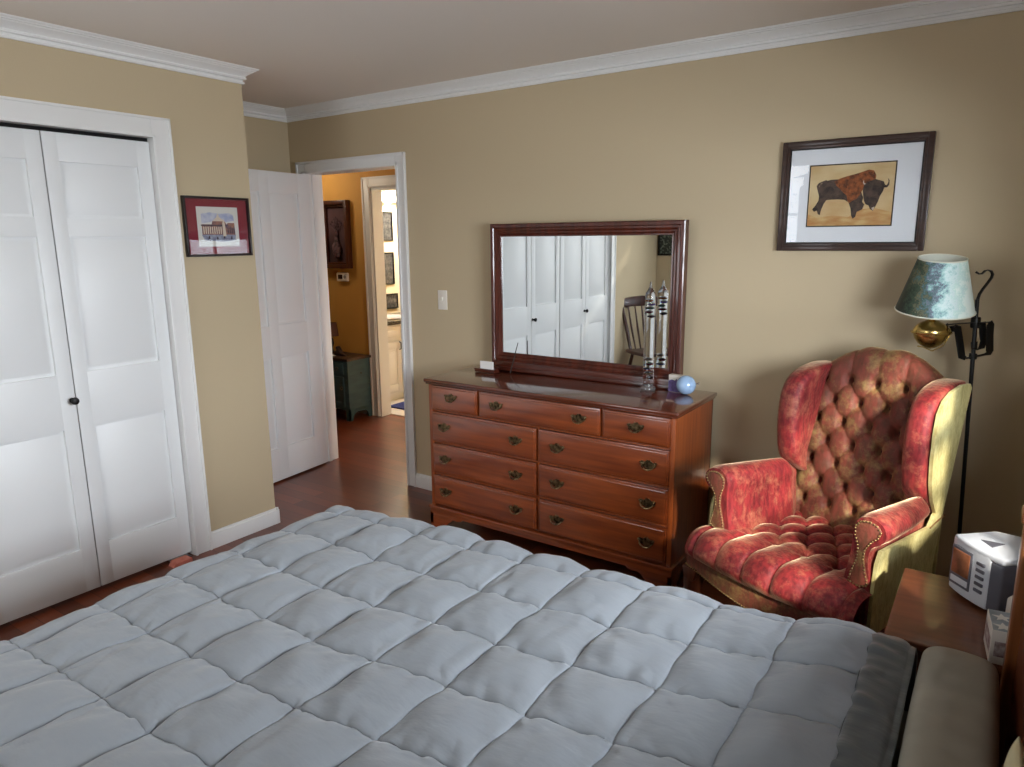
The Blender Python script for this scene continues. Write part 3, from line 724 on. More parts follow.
# local: -y faces the viewer-left, +x to the right
def rbox(w0, w1, d, bow, z0, z1, k=10):
    """outline with a bowed front (−y)"""
    p = [(w0+(w1-w0)*i/k, -d-bow*(1-((2*i/k)-1)**2)) for i in range(k+1)]
    return p+[(w1, d*.55), (w1-.05, d), (w0+.05, d), (w0, d*.55)]
b = MB(); b.prism(rbox(-.068, .10, .082, .012, 0, 1), 'xy', .012, .150, .006, 3); b.build('body', m_gry, t, local=True)
b = MB(); b.prism(rbox(-.070, .102, .084, .012, 0, 1), 'xy', .148, .168, .007, 3); b.build('lid', m_sil, t, local=True)
b = MB(); b.prism([(-.020, -.045), (.030, -.055), (.018, -.005)], 'xy', .1675, .1695, .0006); b.build('lid_badge', m_gry, t, local=True)
b = MB(); b.prism([(-.070+.14*i/10, -.084-.012*(1-((2*(-.070+.14*i/10+.07)/.172)-1)**2)) for i in range(11)]+[(.070, -.06), (-.070, -.06)], 'xy', .010, .162, .005, 3); b.build('front_panel', m_sil, t, local=True)
f = MB(); f.box(-.056, .016, -.0985, -.09, .034, .146, .003); f.build('bezel', m_gry, t, local=True)
f = MB(); f.box(-.050, .010, -.1000, -.09, .068, .138, .002); f.build('screen', m_scr, t, local=True)
f = MB(); f.box(-.050, .010, -.0995, -.09, .042, .060, .002); f.build('dial_strip', m_sil, t, local=True)
for k in range(5):
    f = MB(); f.box(.030, .056, -.0985, -.085, .048+k*.019, .057+k*.019, .002); f.build('button', m_gry, t, local=True)
b = MB(); b.prism(rbox(-.055, .088, .066, .01, 0, 1), 'xy', 0, .014, .003); b.build('foot', m_black, t, local=True)

to = (3.140, -1.346, .601)
t = thing('tissue_box', 'patterned tissue box with white stars on the nightstand near the headboard', 'box', to, radians(6))
m_tb = M('grey_print_card', rgb(120, 126, 130), .6, 0, rgb(150, 156, 158), 30); m_wt = M('white_card_face', rgb(206, 202, 194), .6)
MB().box(-.05, .05, -.055, .055, 0, .085, .002).build('carton', m_wt, t, local=True)
b = MB(); b.box(-.048, .048, -.053, .053, .0845, .0856); b.build('printed_top', m_tb, t, local=True)
def star(b, cx, cy, r, z0, z1, plane='xy'):
    b.prism([(cx+(r if k % 2 == 0 else r*.42)*cos(pi/2+k*pi/5), cy+(r if k % 2 == 0 else r*.42)*sin(pi/2+k*pi/5)) for k in range(10)], plane, z0, z1)
b = MB()
for cx, cy in ((-.026, -.03), (.018, -.028), (-.024, .018), (.022, .02)): star(b, cx, cy, .021, .0856, .0862)
b.build('star_print', m_wt, t, local=True)
b = MB(); b.box(-.0503, -.0498, -.048, .048, .02, .06); b.box(-.042, .042, -.0553, -.0548, .02, .058); b.build('side_print', M('plum_print', rgb(112, 84, 88), .6, 0, rgb(180, 170, 166), 70), t, local=True)
po = (3.163, -1.226, .601)
t = thing('paper_packet', 'white paper packet standing between the clock radio and the star box', 'packet', po, radians(10))
b = MB(); b.prism([(-.035, 0), (.05, 0), (.05, .13), (.0, .135), (-.018, .10), (-.034, .085)], 'xz', -.035, .03, .004); b.build('packet_body', m_wt, t, local=True)
b = MB(); b.box(-.034, -.012, -.0365, -.034, .058, .074, .001); b.build('dark_label', m_gry, t, local=True)

# ------------------------------------------------------------------ wing armchair (local: x to its right as seen from the front, y to its back)
CHO, CHR = (2.452, -.886, 0), radians(-21)
ch = thing('armchair', 'red and gold tufted velvet wingback armchair with nailhead trim in the corner', 'armchair', CHO, CHR)
def velvet(name, a, b, c, tint):
    m = M(name, a, .62, 0, b, 70, (1, 1, .3), 6, bump=.25, bscale=90, sheen=1, sheen_tint=tint, lo=.38, hi=.62)
    nt = m.node_tree; N = nt.nodes; L = nt.links; bs = N['Principled BSDF']
    src = bs.inputs['Base Color'].links[0].from_socket
    n2 = N.new('ShaderNodeTexNoise'); n2.inputs['Scale'].default_value = 9; n2.inputs['Detail'].default_value = 9; n2.inputs['Roughness'].default_value = .8
    cr = N.new('ShaderNodeValToRGB'); cr.color_ramp.elements[0].position = .50; cr.color_ramp.elements[1].position = .66
    tc = N.new('ShaderNodeTexCoord'); mx = N.new('ShaderNodeMixRGB'); mx.inputs[2].default_value = c
    L.new(tc.outputs['Object'], n2.inputs['Vector']); L.new(n2.outputs['Fac'], cr.inputs['Fac']); L.new(cr.outputs['Color'], mx.inputs[0]); L.new(src, mx.inputs[1]); L.new(mx.outputs[0], bs.inputs['Base Color'])
    bs.inputs['Sheen Roughness'].default_value = .32
    return m
m_red = velvet('red_velvet', rgb(142, 40, 42), rgb(104, 22, 28), rgb(168, 100, 76), rgb(255, 226, 186))
m_back = velvet('red_gold_velvet', rgb(122, 58, 46), rgb(98, 56, 40), rgb(142, 118, 72), rgb(230, 200, 140))
m_gold = velvet('gold_green_chenille', rgb(196, 186, 128), rgb(168, 156, 100), rgb(206, 200, 146), rgb(240, 236, 190))
m_leg = wood('dark_walnut_leg', rgb(84, 42, 24), rgb(52, 24, 14), 'z', .28, .5)
m_nail = M('brass_nail', rgb(150, 128, 88), .35, 1)
m_btn = M('tuft_button', rgb(70, 22, 22), .7, sheen=.4)

def tuft(x, z, a, b2, free=False):
    """diamond tufting: bulge 0..1 and depth of creases for lattice coordinates"""
    p, q = x/a+z/(2*b2), x/a-z/(2*b2)
    fp, fq = abs(p-round(p)), abs(q-round(q))
    bul = (sin(pi*fp)*sin(pi*fq))**.45 if fp > 0 and fq > 0 else 0
    rp = sqrt(fp*fp+fq*fq)
    return bul, rp
def ztop(x): return 1.072+.084*(1-sm(.06, .255, abs(x+.0)))
BA, BB, BZ0 = .106, .0825, 1.035
def bx_half(z): return .262+.03*sm(.45, 1.05, z)
# tufted back
def backsurf(i, j, nu=110, nf=150, nr=14, nb=4):
    u = -1+2*i/(nu-1); x0 = u*.282; zt = ztop(x0)
    R = .045
    if j < nf: z = .40+(zt-R-.40)*j/(nf-1); y = .515+.125*((z-.40)/.75)**1.15; k = 0
    elif j < nf+nr:
        a = pi*(j-nf+1)/nr*.95; yc = .515+.125*((zt-R-.40)/.75)**1.15+R
        y = yc-R*cos(a); z = zt-R+R*sin(a); k = 1
    else:
        yc = .515+.125*((zt-R-.40)/.75)**1.15+2*R; z = zt-R-(zt-R-.38)*(j-nf-nr+1)/nb; y = yc-.0*(j-nf-nr)-.10*(1-(z-.38)/.75); k = 2
    x = x0*bx_half(z)/.282
    off = 0
    if k < 2:
        zz = z-BZ0
        bul, rp = tuft(x, zz, BA, BB)
        f = x/BA; ch_ = (abs(sin(pi*f)))**.5
        top = sm(.0, .05, zz); bot = sm(.0, .05, -(zz+6*BB))
        f2 = x/BA; chb = abs(sin(pi*f2))**.5
        bul = bul*(1-top)*(1-bot)+ch_*top*(1 if k == 0 else max(0, 1-(j-nf)/nr))+chb*bot
        hole = exp(-(rp/.17)**1.6)*(1-top)*(1-bot)
        edge_ = 1-sm(.86, 1, abs(u))
        off = (.016*bul**.6-.040*hole)*(.25+.75*edge_)
        off += .002*nz(x*30, z*30, 4)
    # leading edge curls slightly forward at the sides
    cy = -.018*abs(u)**4 if k == 0 else 0
    n = (-.985, .17) if k == 0 else ((-cos(a), sin(a)) if k == 1 else (1, 0))
    return (x, y+cy+n[0]*off, z+n[1]*off)
b = MB(); b.grid(backsurf, 110, 168); b.build('tufted_back', m_back, ch, local=True, smooth=180)
for r_ in range(0, 7):
    z = BZ0-r_*BB
    for i in range(-2, 3):
        x = (i+(.5 if r_ % 2 else 0))*BA
        if abs(x) > .215: continue
        y = .515+.125*((z-.40)/.75)**1.15
        b = MB(); b.lathe([(.0095, 0), (.0088, .003), (.005, .0055), (0, .006)], (x, y+.034, z-.006), 12, Matrix.Rotation(radians(80), 4, 'X')); b.build('tuft_button', m_btn, ch, local=True)
# seat cushion
SA, SB = .118, .085
def seatsurf(i, j, nu=120, nf=24, nt=100):
    u = -1+2*i/(nu-1)
    if j < nf:
        a = j/(nf-1); th_ = a*pi*.5; y = .012-.030*cos(th_)**.6+.05*a**3; z = .385+.078*sin(th_)**.9
        y = .055-.085*cos(th_)**.8 if a > 0 else -.030; w = 0
        z = .388+.082*sin(th_)
    else:
        w = (j-nf+1)/nt; y = .055+.50*w; z = .470-.022*w
    hw = .340-.060*sm(.02, .55, y)
    x = u*hw
    yy = y-.055+(.388-z)*0
    s_ = (j/nf)*.13-.13 if j < nf else .50*w
    zz = s_-.105
    bul, rp = tuft(x-SA/2, zz, SA, SB)
    front = sm(0, .05, -zz); chn = abs(sin(pi*(x-SA/2)/SA))**.5
    bul = bul*(1-front)+chn*front
    hole = exp(-(rp/.14)**2)*(1-front)
    e = 1-sm(.9, 1, abs(u))
    off = (.024*bul**.8-.028*hole)*(.3+.7*e)*(1 if j > 3 else j/4)
    crown_ = .012*(1-u*u)
    if j < nf: n = (-cos(th_), sin(th_))
    else: n = (0, 1)
    bow = -.030*(1-u*u)*(1-sm(0, .3, y))
    return (x, y+bow+n[0]*off, z+crown_*(1 if j >= nf else sin(th_))+n[1]*off)
b = MB(); b.grid(seatsurf, 120, 124); b.build('tufted_seat', m_red, ch, local=True, smooth=180)
# front rail with serpentine lower edge
def rail(i, j):
    u = -1+2*i/59; x = u*.350; y = -.004-.030*(1-u*u)
    zlo = .300+.016*cos(u*pi*1.0)*-1+.012*abs(u)**3
    prof = [(.02, zlo), (0, zlo), (-.004, zlo+.02), (-.006, .36), (-.002, .388), (.02, .392)]
    return (x, y+prof[j][0], prof[j][1])
b = MB(); b.grid(rail, 60, 6); b.build('front_rail', m_back, ch, local=True, smooth=50)
def nails(pts, r=.0045, step=.0125, name='nailhead_trim', nrm=(0, -1, 0)):
    b = MB(); acc = 0; last = None
    rot = Vector((0, 0, 1)).rotation_difference(Vector(nrm)).to_matrix().to_4x4()
    for p, q in zip(pts, pts[1:]):
        p, q = Vector(p), Vector(q); d = (q-p).length; t = acc
        while t < d:
            c = p+(q-p)*(t/d); b.lathe([(r, 0), (r*.85, r*.5), (r*.4, r*.8), (0, r*.85)], c, 8, rot); t += step
        acc = t-d
    return b.build(name, m_nail, ch, local=True)
nails([(-.350+.7*i/40, -.012-.030*(1-(-1+2*i/40)**2), .308+.016*cos((-1+2*i/40)*pi)*-1+.012*abs(-1+2*i/40)**3) for i in range(41)], .0034, .0105)
# arms
for sg in (-1, 1):
    ins = 0 if sg > 0 else .022
    sec = [(.232, .36), (.232, .44), (.236, .50), (.246, .55), (.254, .60), (.256, .64), (.254, .675), (.260, .705), (.280, .728), (.308, .736), (.338, .732), (.362, .718), (.375, .696), (.374, .672), (.358, .652), (.336, .640), (.322, .624), (.318, .600), (.320, .565), (.326, .53), (.331, .50), (.332, .44), (.332, .33), (.30, .32)]
    # round by subdividing the outline (Chaikin)
    P = sec
    for _ in range(2):
        Q = []
        for a_, c_ in zip(P, P[1:]+P[:1]): Q += [(a_[0]*.75+c_[0]*.25, a_[1]*.75+c_[1]*.25), (a_[0]*.25+c_[0]*.75, a_[1]*.25+c_[1]*.75)]
        P = Q
    n = len(P); ny = 26
    def arm(i, j):
        q = j/(ny-1); y = .070+.42*q
        x, z = P[i % n]
        # soft front edge and slight inward taper to the back
        inset = .016*(1-sm(0, .09, q))+.06*sm(.86, 1, q)
        cx, cz = .292, .56
        k = 1-inset/.14
        x, z = cx+(x-cx)*k, cz+(z-cz)*(1-inset/.35)
        x -= .022*q+.044*q*q*sm(.29, .36, x)*sm(.55, .66, z); z -= .030*q*sm(.6, .72, z)*1.0
        return (sg*(x-ins), y, z)
    b = MB(); b.grid(arm, n+1, ny)
    b.poly([arm(i, 0) for i in range(n)])
    bmesh.ops.remove_doubles(b.bm, verts=b.bm.verts, dist=.0002); bmesh.ops.recalc_face_normals(b.bm, faces=b.bm.faces)
    b.build('arm', m_red, ch, local=True, smooth=60)
    # scroll facing with nailheads
    face = [(.262, .500), (.272, .545), (.284, .585), (.284, .625), (.272, .660), (.270, .690), (.286, .710), (.312, .716), (.338, .710), (.352, .692), (.346, .672), (.324, .650), (.306, .620), (.304, .585), (.314, .545), (.326, .505), (.300, .492)]
    b = MB(); b.prism([(sg*(x-ins), z) for x, z in face], 'xz', .060, .074, .004, 2); b.build('scroll_facing', m_back, ch, local=True, smooth=50)
    nails([(sg*(x-ins), .0605, z) for x, z in face+face[:1]], .0036, .0110)
    # outer side panel (arm side and wing side), gold chenille
    out = [(.072, .322), (.074, .500), (.082, .575), (.10, .615), (.46, .600), (.50, .640), (.458, .700), (.434, .76), (.422, .85), (.422, .94), (.434, 1.005), (.465, 1.045), (.52, 1.070), (.60, 1.084), (.66, 1.082), (.672, 1.065), (.62, .86), (.565, .64), (.53, .46), (.525, .322)]
    if sg < 0: out = [(y+.035*(.64 < z and y < .58), z-.012*(z > 1.0)) for y, z in out]
    b = MB(); xo = lambda y: sg*(.342-ins-.035*sm(.05, .65, y))
    t = bmesh.new(); A = [t.verts.new((xo(y), y, z)) for y, z in out]; B = [t.verts.new((xo(y)-sg*.012, y, z)) for y, z in out]; nn = len(out)
    t.faces.new(A); t.faces.new(B[::-1])
    for i in range(nn): t.faces.new((A[i], B[i], B[(i+1) % nn], A[(i+1) % nn]))
    bmesh.ops.recalc_face_normals(t, faces=t.faces)
    bmesh.ops.triangulate(t, faces=[f for f in t.faces if len(f.verts) > 4]); b._add(t)
    b.build('outer_side_panel', m_gold, ch, local=True, smooth=30)
    b = MB(); b.tube([(xo(y)+sg*.001, y, z) for y, z in ((.46, .598), (.50, .606), (.545, .612), (.575, .616))], .003, 8); b.build('welt_seam', m_back, ch, local=True)
    # padded wing with rolled front edge
    fr = [(.50, .655), (.445, .69), (.415, .74), (.402, .80), (.396, .87), (.398, .94), (.410, 1.00), (.440, 1.045), (.495, 1.074), (.56, 1.088), (.62, 1.093), (.665, 1.090)]
    Pf = [Vector((y, z)) for y, z in fr]
    for _ in range(2):
        Q = [Pf[0]]
        for a_, c_ in zip(Pf, Pf[1:]): Q += [a_*.75+c_*.25, a_*.25+c_*.75]
        Pf = Q+[Pf[-1]]
    cen = Vector((.57, .85)); prof = [(0, .262), (.25, .258), (.60, .250), (.82, .246), (.93, .252), (.985, .266), (1.0, .286), (.99, .308), (.95, .325), (.86, .330), (.6, .330), (0, .330)]
    def wing(i, j):
        f = Pf[i]; k, x = prof[j]
        base_ = Vector((max(.52, min(.62, .50+.12*(f.y-.62)/.5)), f.y*.75+.85*.25))
        p = base_+(f-base_)*k
        return (sg*(x-.024*sm(.05, .65, p.x)-.014-ins), p.x, p.y)
    b = MB(); b.grid(wing, len(Pf), len(prof)); bmesh.ops.recalc_face_normals(b.bm, faces=b.bm.faces)
    b.build('wing', m_red, ch, local=True, smooth=180)
    # rear leg and cabriole front leg
    b = MB(); b.tube([(sg*.27, .50, .33), (sg*.272, .52, .20), (sg*.278, .56, .08), (sg*.282, .585, 0)], [.026, .024, .020, .018], 12); b.build('leg', m_leg, ch, local=True)
    b = MB(); b.tube([(sg*.305, .045, .345), (sg*.318, .030, .315), (sg*.330, .012, .270), (sg*.330, .008, .22), (sg*.318, .022, .15), (sg*.306, .034, .09), (sg*.308, .028, .045), (sg*.320, .010, .018), (sg*.322, .008, 0)], [.034, .040, .040, .034, .024, .017, .018, .030, .026], 14)
    b.prism([(sg*.29, .33), (sg*.36, .33), (sg*.35, .285), (sg*.325, .262), (sg*.30, .285)], 'xz', -.024, -.008, .004); b.build('leg', m_leg, ch, local=True)
b = MB(); b.box(-.30, .30, .572, .584, .322, .60, .003); b.box(-.33, .33, .03, .53, .318, .335, .002); b.build('seat_frame', m_gold, ch, local=True)

# ------------------------------------------------------------------ floor lamp with scrolled iron bracket
LO = (3.012, -.175, 0)
lamp = thing('floor_lamp', 'black iron floor lamp with brass oil font and painted shade behind the armchair', 'lamp', LO)
px_ = lambda z: -.058*(z/1.47)
b = MB(); b.tube([(0, 0, .02), (px_(.7), 0, .7), (px_(1.36), 0, 1.36)], .0072, 10)
b.tube([(px_(1.34)+q[0], 0, q[1]) for q in ((0, 1.33), (.001, 1.365), (.004, 1.380), (.012, 1.398), (.024, 1.420), (.034, 1.440), (.036, 1.452), (.031, 1.463), (.020, 1.467), (.011, 1.463), (.004, 1.454), (-.005, 1.453), (-.016, 1.460))], [(.009, .0026)]*13, 8, flat=(.6, .8, 0)); b.build('pole', m_black, lamp, local=True)
b = MB(); b.lathe([(.11, 0), (.115, .006), (.10, .014), (.05, .020), (.014, .03), (.012, .05), (0, .05)], (0, 0, 0), 28); b.build('base', m_black, lamp, local=True)
# bracket: flat strap loop to the right, hanging strap and arm towards the font
def strap(b, pts, w=.013, t=.0022): b.tube([(x-.012, y, z) for x, y, z in pts], [(w*1.25, t)]*len(pts), 8, flat=(.72, .69, 0))
b = MB()
strap(b, [(-.135, -.02, 1.262), (-.09, -.01, 1.270), (-.04, 0, 1.275), (0, 0, 1.279), (.005, 0, 1.279), (.008, 0, 1.272), (.010, 0, 1.23), (.016, 0, 1.175), (.014, 0, 1.165), (.002, 0, 1.160), (-.03, 0, 1.148), (-.055, 0, 1.140)], .013)
strap(b, [(-.018, 0, 1.279), (-.012, 0, 1.24), (-.006, 0, 1.21), (-.010, 0, 1.185), (-.022, 0, 1.176), (-.033, 0, 1.184), (-.035, 0, 1.204)], .012)
strap(b, [(-.055, 0, 1.140), (-.068, 0, 1.145), (-.080, 0, 1.20), (-.093, 0, 1.255), (-.100, 0, 1.262), (-.108, 0, 1.256), (-.106, 0, 1.24), (-.118, 0, 1.236), (-.13, -.01, 1.244), (-.135, -.02, 1.262)], .013)
b.lathe([(.014, -.02), (.016, -.015), (.016, .015), (.014, .02)], (px_(1.276), 0, 1.276), 14); b.lathe([(.013, -.01), (.013, .01)], (px_(1.15), 0, 1.15), 14)
b.build('bracket', m_black, lamp, local=True)
FX, FY = -.185, -.045
b = MB(); b.tube([(FX+.065*cos(a), FY+.065*sin(a), 1.236) for a in [2*pi*k/28 for k in range(28)]], .004, 8, closed=True); b.tube([(FX+.06, FY+.02, 1.236), (-.13, -.02, 1.25)], .005, 8)
b.tube([(FX+.062, FY+.01, 1.232), (FX+.045, FY, 1.19), (FX+.01, FY, 1.165), (FX-.02, FY, 1.178), (FX-.04, FY, 1.180)], .0022, 6); b.build('font_ring', m_brass, lamp, local=True)
b = MB(); b.lathe([(0, 1.176), (.012, 1.176), (.022, 1.181), (.040, 1.193), (.053, 1.211), (.060, 1.232), (.061, 1.243), (.058, 1.250), (.052, 1.260), (.040, 1.270), (.024, 1.278), (.015, 1.284), (.013, 1.296), (.018, 1.30), (.018, 1.312), (0, 1.312)], (FX, FY, 0), 36); b.build('brass_font', m_brass, lamp, local=True)
# shade
m_sh = bpy.data.materials.new('painted_shade_lit_right'); m_sh.use_nodes = True
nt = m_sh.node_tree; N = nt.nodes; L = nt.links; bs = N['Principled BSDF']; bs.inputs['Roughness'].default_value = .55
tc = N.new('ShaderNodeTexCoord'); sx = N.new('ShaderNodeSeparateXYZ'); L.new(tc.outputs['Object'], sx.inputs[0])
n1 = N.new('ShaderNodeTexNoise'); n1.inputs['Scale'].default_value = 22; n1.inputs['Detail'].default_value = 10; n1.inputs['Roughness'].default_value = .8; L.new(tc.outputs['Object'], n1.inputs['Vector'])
ma = N.new('ShaderNodeMath'); ma.operation = 'MULTIPLY_ADD'; ma.inputs[1].default_value = 5.0; ma.inputs[2].default_value = .50  # painted scene; its paling to the right partly puts window light into the colour
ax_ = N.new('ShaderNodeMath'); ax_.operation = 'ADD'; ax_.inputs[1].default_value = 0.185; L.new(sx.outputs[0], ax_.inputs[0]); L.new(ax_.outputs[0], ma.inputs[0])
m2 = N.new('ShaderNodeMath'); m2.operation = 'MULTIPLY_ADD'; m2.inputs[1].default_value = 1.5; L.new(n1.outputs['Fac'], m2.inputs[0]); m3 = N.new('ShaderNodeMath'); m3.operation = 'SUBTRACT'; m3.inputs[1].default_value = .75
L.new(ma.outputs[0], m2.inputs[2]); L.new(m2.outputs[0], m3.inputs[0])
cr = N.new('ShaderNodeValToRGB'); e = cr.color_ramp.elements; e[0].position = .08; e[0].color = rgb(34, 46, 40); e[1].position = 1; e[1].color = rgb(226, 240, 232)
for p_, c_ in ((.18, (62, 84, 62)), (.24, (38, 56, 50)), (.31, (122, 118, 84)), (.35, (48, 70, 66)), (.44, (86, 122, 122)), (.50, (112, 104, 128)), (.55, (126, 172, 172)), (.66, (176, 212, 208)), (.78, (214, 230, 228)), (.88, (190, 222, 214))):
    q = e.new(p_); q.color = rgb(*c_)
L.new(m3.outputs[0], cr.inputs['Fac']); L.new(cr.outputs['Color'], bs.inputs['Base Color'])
SX, SY = -.178, -.06
b = MB(); b.X = Matrix.Translation((SX, SY, 0)) @ Matrix.Translation((0, 0, 1.4)) @ Matrix.Rotation(radians(3), 4, 'Y') @ Matrix.Rotation(radians(9), 4, 'X') @ Matrix.Translation((0, 0, -1.388))
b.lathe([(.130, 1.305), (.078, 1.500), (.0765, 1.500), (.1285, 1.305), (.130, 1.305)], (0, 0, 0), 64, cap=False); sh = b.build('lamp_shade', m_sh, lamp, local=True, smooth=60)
b = MB(); b.X = Matrix.Translation((SX, SY, 0)) @ Matrix.Translation((0, 0, 1.4)) @ Matrix.Rotation(radians(3), 4, 'Y') @ Matrix.Rotation(radians(9), 4, 'X') @ Matrix.Translation((0, 0, -1.388))
XT = b.X; m_braid = M('cream_braid', rgb(222, 224, 206), .7)
for r_, z in ((.130, 1.306), (.078, 1.499)):
    b = MB(); b.X = XT; b.tube([(r_*cos(2*pi*k/48), r_*sin(2*pi*k/48), z) for k in range(48)], .0026, 8, closed=True); b.build('shade_trim', m_braid, sh, local=True)
b = MB(); b.X = XT; b.lathe([(.1278, 1.307), (.0755, 1.499)], (0, 0, 0), 64, cap=False); b.build('shade_lining', M('cream_lining', rgb(226, 230, 216), .8), sh, local=True)
b = MB()
for k in range(3):
    a = 2*pi*k/3; b.tube([(SX+.076*cos(a), SY+.076*sin(a), 1.488), (SX, SY, 1.478)], .0016, 6)
b.tube([(SX, SY, 1.31), (SX, SY, 1.478)], .005, 8); b.build('shade_carrier', m_brass, lamp, local=True)

# ------------------------------------------------------------------ hall furniture seen through the doorway
m_teal = M('teal_milk_paint', rgb(62, 88, 92), .55, 0, rgb(52, 74, 80), 7, (1, 1, 4)); m_dkt = wood('dark_plank_top', rgb(70, 44, 34), rgb(44, 28, 22), 'x', .4, .2)
CO = (-1.90, 1.07, 0)
cab = thing('hall_cabinet', 'small teal painted cabinet with dark top against the orange hall wall', 'cabinet', CO)
cx0, cx1, cy0, cy1, chh = -2.16, -1.645, .935, 1.205, .545
b = MB(CO); b.box(cx0-.012, cx1+.018, cy0-.018, cy1+.005, chh, chh+.022, .004); b.build('top', m_dkt, cab)
b = MB(CO); b.box(cx0, cx1, cy0, cy1, .10, chh, .002)
b.prism([(cy0, .11), (cy0, 0), (cy0+.035, 0), (cy0+.05, .05), (cy0+.085, .075), (cy1-.085, .075), (cy1-.05, .05), (cy1-.035, 0), (cy1, 0), (cy1, .11)], 'yz', cx1-.018, cx1, .001)
b.prism([(cy0, .11), (cy0, 0), (cy0+.035, 0), (cy0+.05, .05), (cy0+.085, .075), (cy1-.085, .075), (cy1-.05, .05), (cy1-.035, 0), (cy1, 0), (cy1, .11)], 'yz', cx0, cx0+.018, .001)
b.box(cx0, cx0+.05, cy0, cy0+.016, 0, .11); b.box(cx1-.05, cx1, cy0, cy0+.016, 0, .11)
b.build('body', m_teal, cab)
b = MB(CO); frame_rect(b, cx0+.04, cx1-.05, .13, .40, .04, cy0-.012, cy0, .003); b.box(cx0+.07, cx1-.08, cy0-.006, cy0, .16, .37); d = b.build('door', m_teal, cab)
b = MB(CO); b.tube([(cx1-.075+.014*cos(a), cy0-.018, .30+.014*sin(a)) for a in [2*pi*k/16 for k in range(16)]], .0022, 6, closed=True); b.build('ring_pull', m_pull, d)
b = MB(CO); b.box(cx0+.04, cx1-.05, cy0-.012, cy0, .425, .525, .003); d = b.build('drawer', m_teal, cab)
b = MB(CO); b.tube([(cx1-.12+.016*cos(a), cy0-.018, .475+.014*sin(a)) for a in [2*pi*k/16 for k in range(16)]], .0022, 6, closed=True); b.build('ring_pull', m_pull, d)
b = MB(CO); b.lathe([(.007, 0), (.007, .005), (0, .007)], (cx1, 1.09, .42), 10, Matrix.Rotation(pi/2, 4, 'Y')); b.build('peg', m_dkt, cab)
fo = (-1.83, 1.05, chh+.0225)
b = MB(fo); z0 = fo[2]
b.prism([(-1.925, z0), (-1.765, z0), (-1.80, z0+.018), (-1.845, z0+.036), (-1.868, z0+.066), (-1.882, z0+.082), (-1.898, z0+.078), (-1.902, z0+.062), (-1.892, z0+.05), (-1.91, z0+.03)], 'xz', 1.03, 1.075, .012, 3)
tag(b.build('figurine', M('dark_carved_wood', rgb(52, 32, 26), .5), smooth=60), 'dark carved bird shaped ornament on the teal cabinet', 'ornament')
b = MB((-1.98, 1.02, z0)); b.box(-2.12, -1.87, .94, 1.012, z0, z0+.004, .001); b.box(-2.08, -1.90, .955, 1.01, z0+.004, z0+.007, .001)
tag(b.build('folded_paper', M('pale_paper', rgb(204, 194, 180), .8)), 'pale folded paper lying on the teal cabinet top', 'paper')
lo = (-2.03, 1.10, z0)
tl = thing('table_lamp', 'small dark table lamp with brown shade on the teal cabinet', 'lamp', lo)
MB().lathe([(.045, 0), (.048, .008), (.02, .02), (.014, .05), (.028, .09), (.022, .13), (.010, .16), (.008, .22), (0, .22)], seg=20).build('base', M('dark_lamp_base', rgb(34, 28, 26), .4), tl, local=True)
MB().lathe([(.075, .16), (.060, .28), (.059, .28), (.074, .16), (.075, .16)], seg=28, cap=False).build('lamp_shade', M('brown_shade', rgb(96, 60, 46), .7), tl, local=True)
po = (-1.99, HY-.002, 1.64)
sb = thing('shadow_box', 'tall dark wooden shadow box hanging on the orange hall wall', 'picture', po)
b = MB(); frame_rect(b, -.175, .175, -.30, .30, .035, -.055, 0, .005); frame_rect(b, -.14, .14, -.265, .265, .02, -.030, 0, .003); b.build('frame', wood('dark_red_frame', rgb(84, 42, 26), rgb(56, 26, 18), 'z', .4, .2), sb, local=True)
MB().box(-.13, .13, -.006, -.001, -.26, .26).build('backing', M('plum_backing', rgb(96, 66, 70), .8, 0, rgb(58, 36, 38), 4, (1, 1, .6)), sb, local=True)
b = MB(); b.lathe([(.0, -.20), (.03, -.20), (.045, -.16), (.045, -.10), (.02, -.05), (.014, .02), (.018, .03), (0, .03)], (.0, -.020, 0), 18)
for k in range(7): b.tube([(0, -.02, .02), ((k-3)*.018, -.02, .07+.012*(3-abs(k-3))), ((k-3)*.026, -.022, .10+.02*(3-abs(k-3)))], [.003, .003, .006], 6)
b.build('dried_stems', M('dark_stems', rgb(40, 24, 26), .6, 0, rgb(120, 90, 96), 40), sb, local=True)
to = (-1.945, HY-.001, 1.262)
tt = thing('thermostat', 'white wall thermostat with dark display below the shadow box', 'thermostat', to)
MB().box(-.072, .072, -.026, 0, -.040, .040, .012, 4).build('housing', m_plate, tt, local=True)
MB().box(-.050, .008, -.0275, -.024, -.018, .022, .001).build('display', M('dark_display', rgb(62, 40, 34), .2), tt, local=True)
b = MB(); b.lathe([(.016, 0), (.016, .003), (0, .004)], (.040, -.025, .002), 18, Matrix.Rotation(pi/2, 4, 'X')); b.build('dial', M('grey_plastic', rgb(150, 144, 136), .5), tt, local=True)

# bathroom beyond the hall
VO = (-2.13, 2.05, 0)
van = thing('bathroom_vanity', 'white bathroom vanity with panelled doors and black countertop', 'vanity', VO)
vx0, vx1, vy0, vy1 = -2.41, -1.865, 1.36, 2.80
m_wp = M('white_cabinet_paint', rgb(230, 228, 222), .4); m_gran = M('black_granite', rgb(26, 24, 26), .15, 0, rgb(70, 66, 66), 120, coat=.4)
b = MB(VO); b.box(vx0, vx1, vy0, vy1, .09, .775, .002); b.box(vx0, vx1-.05, vy0, vy1, .006, .09); b.build('body', m_wp, van)
b = MB(VO); b.box(vx0, vx1+.03, vy0, vy1, .775, .81, .004); b.build('countertop', m_gran, van)
b = MB(VO); b.lathe([(.17, 0), (.20, .002), (.205, .012), (.19, .014), (.15, .008), (0, .006)], (vx1-.24, 1.95, .8105), 30); b.build('basin', M('white_ceramic', rgb(236, 234, 230), .15), van)
